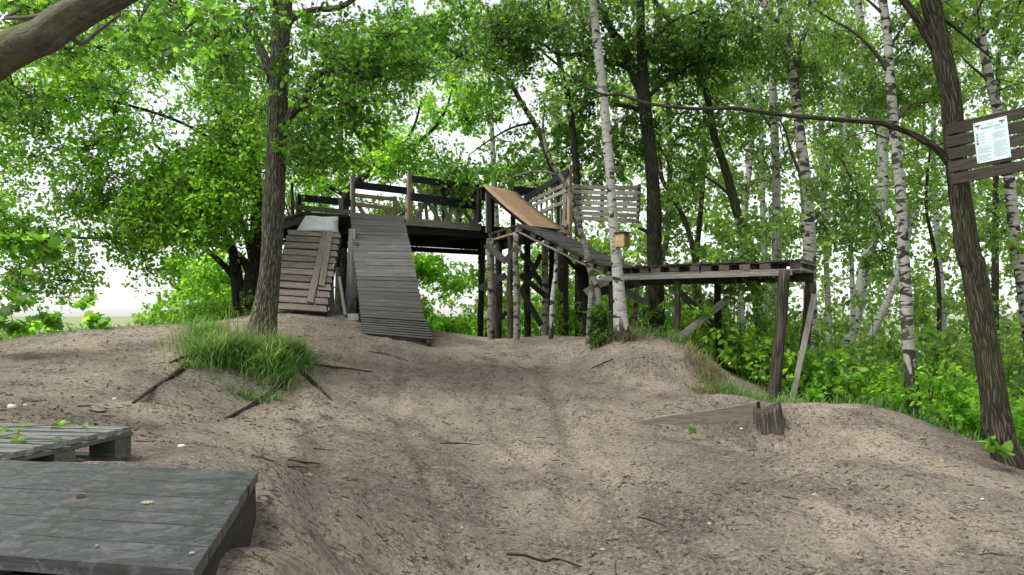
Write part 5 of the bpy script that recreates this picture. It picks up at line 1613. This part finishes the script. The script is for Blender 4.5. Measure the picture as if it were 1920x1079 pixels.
tube('entrance_hole', [(*(hp - fv * .004), .018), (*(hp + fv * .001), .018)], M['hole'], bird, 14)

# ------------------------------------------------------------------ the notice board
sd = Vector((.73, -.684, 0)).normalized()
snrm = Vector((-.684, -.73, 0)).normalized()
tilt = math.radians(5.4)
sx = (sd * math.cos(tilt) + UP * math.sin(tilt)).normalized()
sz = (UP * math.cos(tilt) - sd * math.sin(tilt)).normalized()
org = P(1781, 291, 6.98)
nb_ = thing('notice_board', 'brown slatted notice board nailed to the big trunk at the right edge', 'notice board', org)
def N(a, b, h=0): return org + sx * a + sz * b + snrm * h
for i in range(5):
    b = .235 - i * .1165
    board('slat', N(-.012 * (i % 2) - .01, b), N(1.2, b), .098, .02, snrm, M['signwood'], nb_, rough=.006)
for a in (.05, .42, 1.1):
    board('batten', N(a, .285, -.022), N(a, -.285, -.022), .09, .022, snrm, M['dark'], nb_)
ps = thing('notice_sheet', 'pale blue printed rules sheet pinned to the notice board', 'notice', N(.33, -.1, .012))
pw, ph, pc = .262, .375, (.345, .05)
cor = [N(pc[0] - pw / 2, pc[1] - ph / 2, .0135), N(pc[0] + pw / 2, pc[1] - ph / 2, .0135), N(pc[0] + pw / 2, pc[1] + ph / 2, .0135), N(pc[0] - pw / 2, pc[1] + ph / 2, .0135)]
vs = cor + [v + snrm * .004 for v in cor]
mesh_obj('sheet', vs, [(3, 2, 1, 0), (4, 5, 6, 7), (0, 1, 5, 4), (1, 2, 6, 5), (2, 3, 7, 6), (3, 0, 4, 7)], M['paper'], ps)
def ink(name, u, v, w, h, mat):
    """a printed mark at u,v (0..1 over the sheet, v downward)"""
    a, b = pc[0] - pw / 2 + u * pw, pc[1] + ph / 2 - v * ph
    q = [N(a, b, .0182), N(a + w * pw, b, .0182), N(a + w * pw, b - h * ph, .0182), N(a, b - h * ph, .0182)]
    return mesh_obj(name, q, [(3, 2, 1, 0)], M[mat], ps)
for (u, v) in ((.04, .07), (.76, .07)):
    for k, (du, dv, w, h) in enumerate(((0, 0, .17, .03), (.03, .035, .11, .02), (.075, .03, .025, .07))):
        ink('logo', u + du, v + dv, w, h, 'inkgrey' if k == 1 else 'ink')
ink('print_line', .36, .075, .26, .012, 'inkgrey'); ink('print_line', .42, .115, .18, .012, 'inkgrey')
for k, m_ in enumerate(('inkgreen', 'inkblue', 'inkred', 'ink')):
    ink('trail_mark', .05, .27 + k * .075, .06, .055, m_)
    ink('print_line', .15, .29 + k * .075, .16, .012, 'inkgrey')
for (u, v, n_, w) in ((.62, .21, 2, .28), (.53, .33, 5, .38), (.53, .51, 1, .1), (.53, .55, 12, .4), (.05, .61, 1, .36), (.05, .66, 4, .42), (.05, .82, 5, .4)):
    for j in range(n_):
        ink('print_line', u, v + j * .032, w * (1 - .25 * (j % 3 == 2)), .011, 'inkgrey')
tx = bpy.data.curves.new('heading', 'FONT')
tx.body = 'Bikepark Links'
tx.size = .026
tx.align_x = 'CENTER'
tx.materials.append(M['ink'])
tmp = bpy.data.objects.new('heading_text', tx)
to = bpy.data.objects.new('heading', bpy.data.meshes.new_from_object(tmp))
bpy.data.objects.remove(tmp)
COL.objects.link(to)
mwT = Matrix((sx, sz, snrm)).transposed().to_4x4()
mwT.translation = N(pc[0], pc[1] + ph / 2 - .19 * ph, .0184)
place(to, mwT, ps)
for (u, v) in ((.03, .97), (.95, .97), (.95, .03), (.03, .03)):
    a, b = pc[0] - pw / 2 + u * pw, pc[1] + ph / 2 - v * ph
    tube('pin', [(*N(a, b, .016), .005), (*N(a, b, .021), .004)], M['ink'], ps, 8)

# ------------------------------------------------------------------ litter on the dirt
rng = np.random.default_rng(21)


def scatter(n, zone, small):
    pts = []
    px = rng.uniform(-20, 1940, n * 3); py = rng.uniform(610, 1079, n * 3)
    D = 1.55 * FPX / np.maximum(py - HOR, 20)
    return px, py


n = 3800
D = rng.uniform(2.6 ** .6, 12.5 ** .6, n) ** (1 / .6)
x = rng.uniform(-.72, .72, n) * D
keep = ~((x < -.55) & (D < 3.9)) & (D < np.where(x > 1.5, 9.0, 12.8)) & (vnoise(x * 1.7, D * 1.7, 31) > rng.uniform(-1.1, .35, n))
x, D = x[keep], D[keep]
g_ = ground_z(x, D, True)
L = rng.lognormal(math.log(.016), .8, len(x)); L = np.clip(L, .006, .22)
az = rng.normal(0, .9, len(x))
d = np.column_stack([np.cos(az), np.sin(az), rng.normal(0, .12, len(x))])
A = np.column_stack([x, D, g_ + .003]); B = A + d * L[:, None]
B[:, 2] = ground_z(B[:, 0], B[:, 1], True) + .003 + rng.uniform(0, .008, len(x))
rad = np.clip(L * rng.uniform(.05, .22, len(x)), .0015, .006)
tag(np_mesh('twig_litter', *sticks(A, B, rad, rad * .6), M['root']), 'dark bits of bark and twig strewn over the dirt track', 'litter', kind='stuff')
n = 16000
D = rng.uniform(2.6 ** .5, 9.5 ** .5, n) ** 2
x = rng.uniform(-.7, .7, n) * D
keep = ~((x < -.6) & (D < 3.9)) & (vnoise(x * 2.3, D * 2.3, 33) + .5 * vnoise(x * 7, D * 7, 34) > rng.uniform(-.5, .9, n)) & (D < np.where(x > 1.5, 8.8, 9.5))
x, D = x[keep], D[keep]
g_ = ground_z(x, D, True)
L = rng.lognormal(math.log(.009), .5, len(x))
A = np.column_stack([x, D, g_ + .001]); B = A + unit(rng.normal(0, 1, (len(x), 3)) * [1, 1, .4]) * L[:, None]
tag(np_mesh('soil_crumbs', *sticks(A, B, L * rng.uniform(.3, .6, len(x)), L * rng.uniform(.1, .4, len(x))), M['crumb']), 'small crumbs of dark soil loose on the dirt track', 'soil', kind='stuff')
n = 1500
D = rng.uniform(2.8 ** .6, 11 ** .6, n) ** (1 / .6); x = rng.uniform(-.7, .7, n) * D
keep = ~((x < -.55) & (D < 3.9)); x, D = x[keep], D[keep]
g_ = ground_z(x, D, True)
pos = np.column_stack([x, D, g_ + .004])
V, F = leaf_mesh(pos, unit(rng.normal(0, 1, (len(x), 3)) * [1, 1, .15]), unit(rng.normal(0, .3, (len(x), 3)) + [0, 0, 1]), rng.uniform(.015, .045, len(x)), OVAL)
tag(np_mesh('leaf_litter', V, F, M['litter']), 'small dead leaves scattered over the dirt track', 'litter', kind='stuff')

# single sticks, stones and leaves that can be told apart
for k, (lab, pts, r) in enumerate((
    ('pair of dark sticks lying on the pale path below the mound, upper one', [(540, 867), (570, 869), (600, 871)], .008),
    ('short dark stick just below its neighbour on the pale path', [(540, 877), (575, 878)], .007),
    ('thin dark stick on the path left of centre', [(588, 847), (626, 850)], .007),
    ('dark twig in the middle of the track', [(825, 834), (862, 836), (900, 838)], .007),
    ('crooked dark twig in the bottom centre of the track', [(950, 1046), (985, 1050), (1020, 1060), (1045, 1056), (1090, 1068)], .008),
    ('dark twig behind the near pallet', [(168, 773), (185, 775), (202, 774)], .008),
    ('dark stick right of the pallet on the left slope', [(145, 766), (172, 765)], .007),
    ('thin twig on the upper track below the ramp', [(690, 661), (725, 670), (765, 680)], .009),
    ('curved dark twig on the right part of the track', [(1195, 978), (1215, 985), (1250, 992)], .006))):
    path = []
    for (a, b) in pts:
        x_, y_, z_ = pix_ground(a, b, 2.6, 12)
        path.append((x_, y_, z_ + r * .7, r * (.8 if (a, b) != pts[-1] else .4)))
    tag(tube('stick', catmull(path, 4), M['root'], None, 6, .15, k), lab, 'stick', 'sticks lying on the track')
bmv = []
for k, (px_, py_, s, lab) in enumerate(((22, 767, .03, 'white stone at the left edge behind the pallet'), (48, 765, .018, 'small flat white stone right of the larger white stone'), (340, 845, .022, 'pale pebble on the path right of the pallet'), (1400, 796, .02, 'white pebble in the dirt face left of the stump'), (1390, 812, .018, 'lower white pebble in the dirt face left of the stump'), (1842, 946, .016, 'tiny pale pebble on the right slope'), (215, 752, .02, 'pale chip below the long root'))):
    x_, y_, z_ = pix_ground(px_, py_, 2.6, 12)
    rs = np.random.default_rng(k)
    vs, fs = [], []
    for j in range(5):
        for i in range(8):
            th, ph_ = math.pi * j / 4, 2 * math.pi * i / 8
            rr = s * (1 + rs.uniform(-.18, .18))
            vs.append((x_ + rr * math.sin(th) * math.cos(ph_), y_ + rr * .8 * math.sin(th) * math.sin(ph_), z_ + s * .25 + rr * .6 * math.cos(th)))
    for j in range(4):
        for i in range(8):
            a, b = j * 8 + i, j * 8 + (i + 1) % 8
            fs.append((a, a + 8, b + 8, b))
    tag(mesh_obj('pebble', vs, fs, M['pebble'], None, None, True), lab, 'pebble', 'pale pebbles on the dirt')


def one_leaf(name, lab, pos, size, mat, az, tmpl=OAK):
    V, F = leaf_mesh(np.array([tuple(pos)]), np.array([[math.cos(az), math.sin(az), .1]]), np.array([[.1, -.25, 1.0]]), np.array([size]), tmpl)
    V2_ = np.concatenate([V, V - np.array([0, 0, .0012])])
    return tag(np_mesh(name, V2_, np.concatenate([F, F[:, ::-1] + len(V)]), mat), lab, 'leaf')


def on_deck(px_, py_): 
    D_k = .53 * FPX / (py_ - HOR)
    return Vector(((px_ - 960) / FPX * D_k, D_k, zt + .006))


zt = EYE - .53
one_leaf('fallen_leaf', 'pale yellow fallen leaf on the wet platform', on_deck(262, 947), .034, M['yellow'], .5)
one_leaf('fallen_leaf', 'dark red crumpled leaf on the wet platform', on_deck(142, 934), .03, M['red'], .2, MAPLE)
one_leaf('fallen_leaf', 'tiny white leaf scrap near the front right corner of the wet platform', on_deck(354, 1043), .015, M['yellow'], 1.0)
one_leaf('fallen_leaf', 'small pale scrap near the front edge of the wet platform', on_deck(181, 1029), .016, M['yellow'], 2.0)
x_, y_, z_ = pix_ground(280, 765, 3, 9)
one_leaf('fallen_leaf', 'light green fallen leaf on the dirt below the long root', (x_, y_, z_ + .02), .07, M['brightleaf'], 1.2)
x_, y_, z_ = pix_ground(612, 822, 3, 9)
one_leaf('fallen_leaf', 'large flat tan leaf on the path right of the sticks', (x_, y_, z_ + .012), .12, M['litter'], .6, OVAL)

# vine on the pallet
vine = thing('vine', 'bright green vine leaves creeping over the pallet boards', 'plant', (-2.2, 3.2, zq))
vp = []
vpos, vdir = [], []
for (px_, py_, k) in ((40, 803, 3), (105, 800, 5), (122, 796, 3), (160, 806, 3), (30, 829, 4), (25, 832, 3), (5, 806, 2), (35, 816, 2), (117, 832, 3), (0, 822, 2), (95, 806, 2)):
    D_k = .525 * FPX / (py_ - HOR)
    c = np.array([(px_ - 960) / FPX * D_k, D_k, zq + .02])
    vp.append(c)
    for j in range(k):
        vpos.append(c + rng.normal(0, .018, 3) * [1, 1, .3])
        a = rng.uniform(0, 6.28); vdir.append((math.cos(a), math.sin(a), rng.uniform(-.1, .4)))
vpos, vdir = np.array(vpos), np.array(vdir)
V, F = leaf_mesh(vpos, vdir, unit(rng.normal(0, .4, (len(vpos), 3)) + [0, -.3, 1]), rng.uniform(.022, .04, len(vpos)), MAPLE)
tag(np_mesh('leaves', V, F, M['brightleaf'], vine), kind='stuff')
for row in (lambda q: q[1] > 3.3, lambda q: q[1] <= 3.3):
    ch = sorted((q for q in vp if row(q)), key=lambda q: q[0])
    stem = np.array([list(q - np.array([0, 0, .013])) + [.0018] for q in ch])
    tube('stem', catmull(stem, 3), M['twig'], vine, 5)
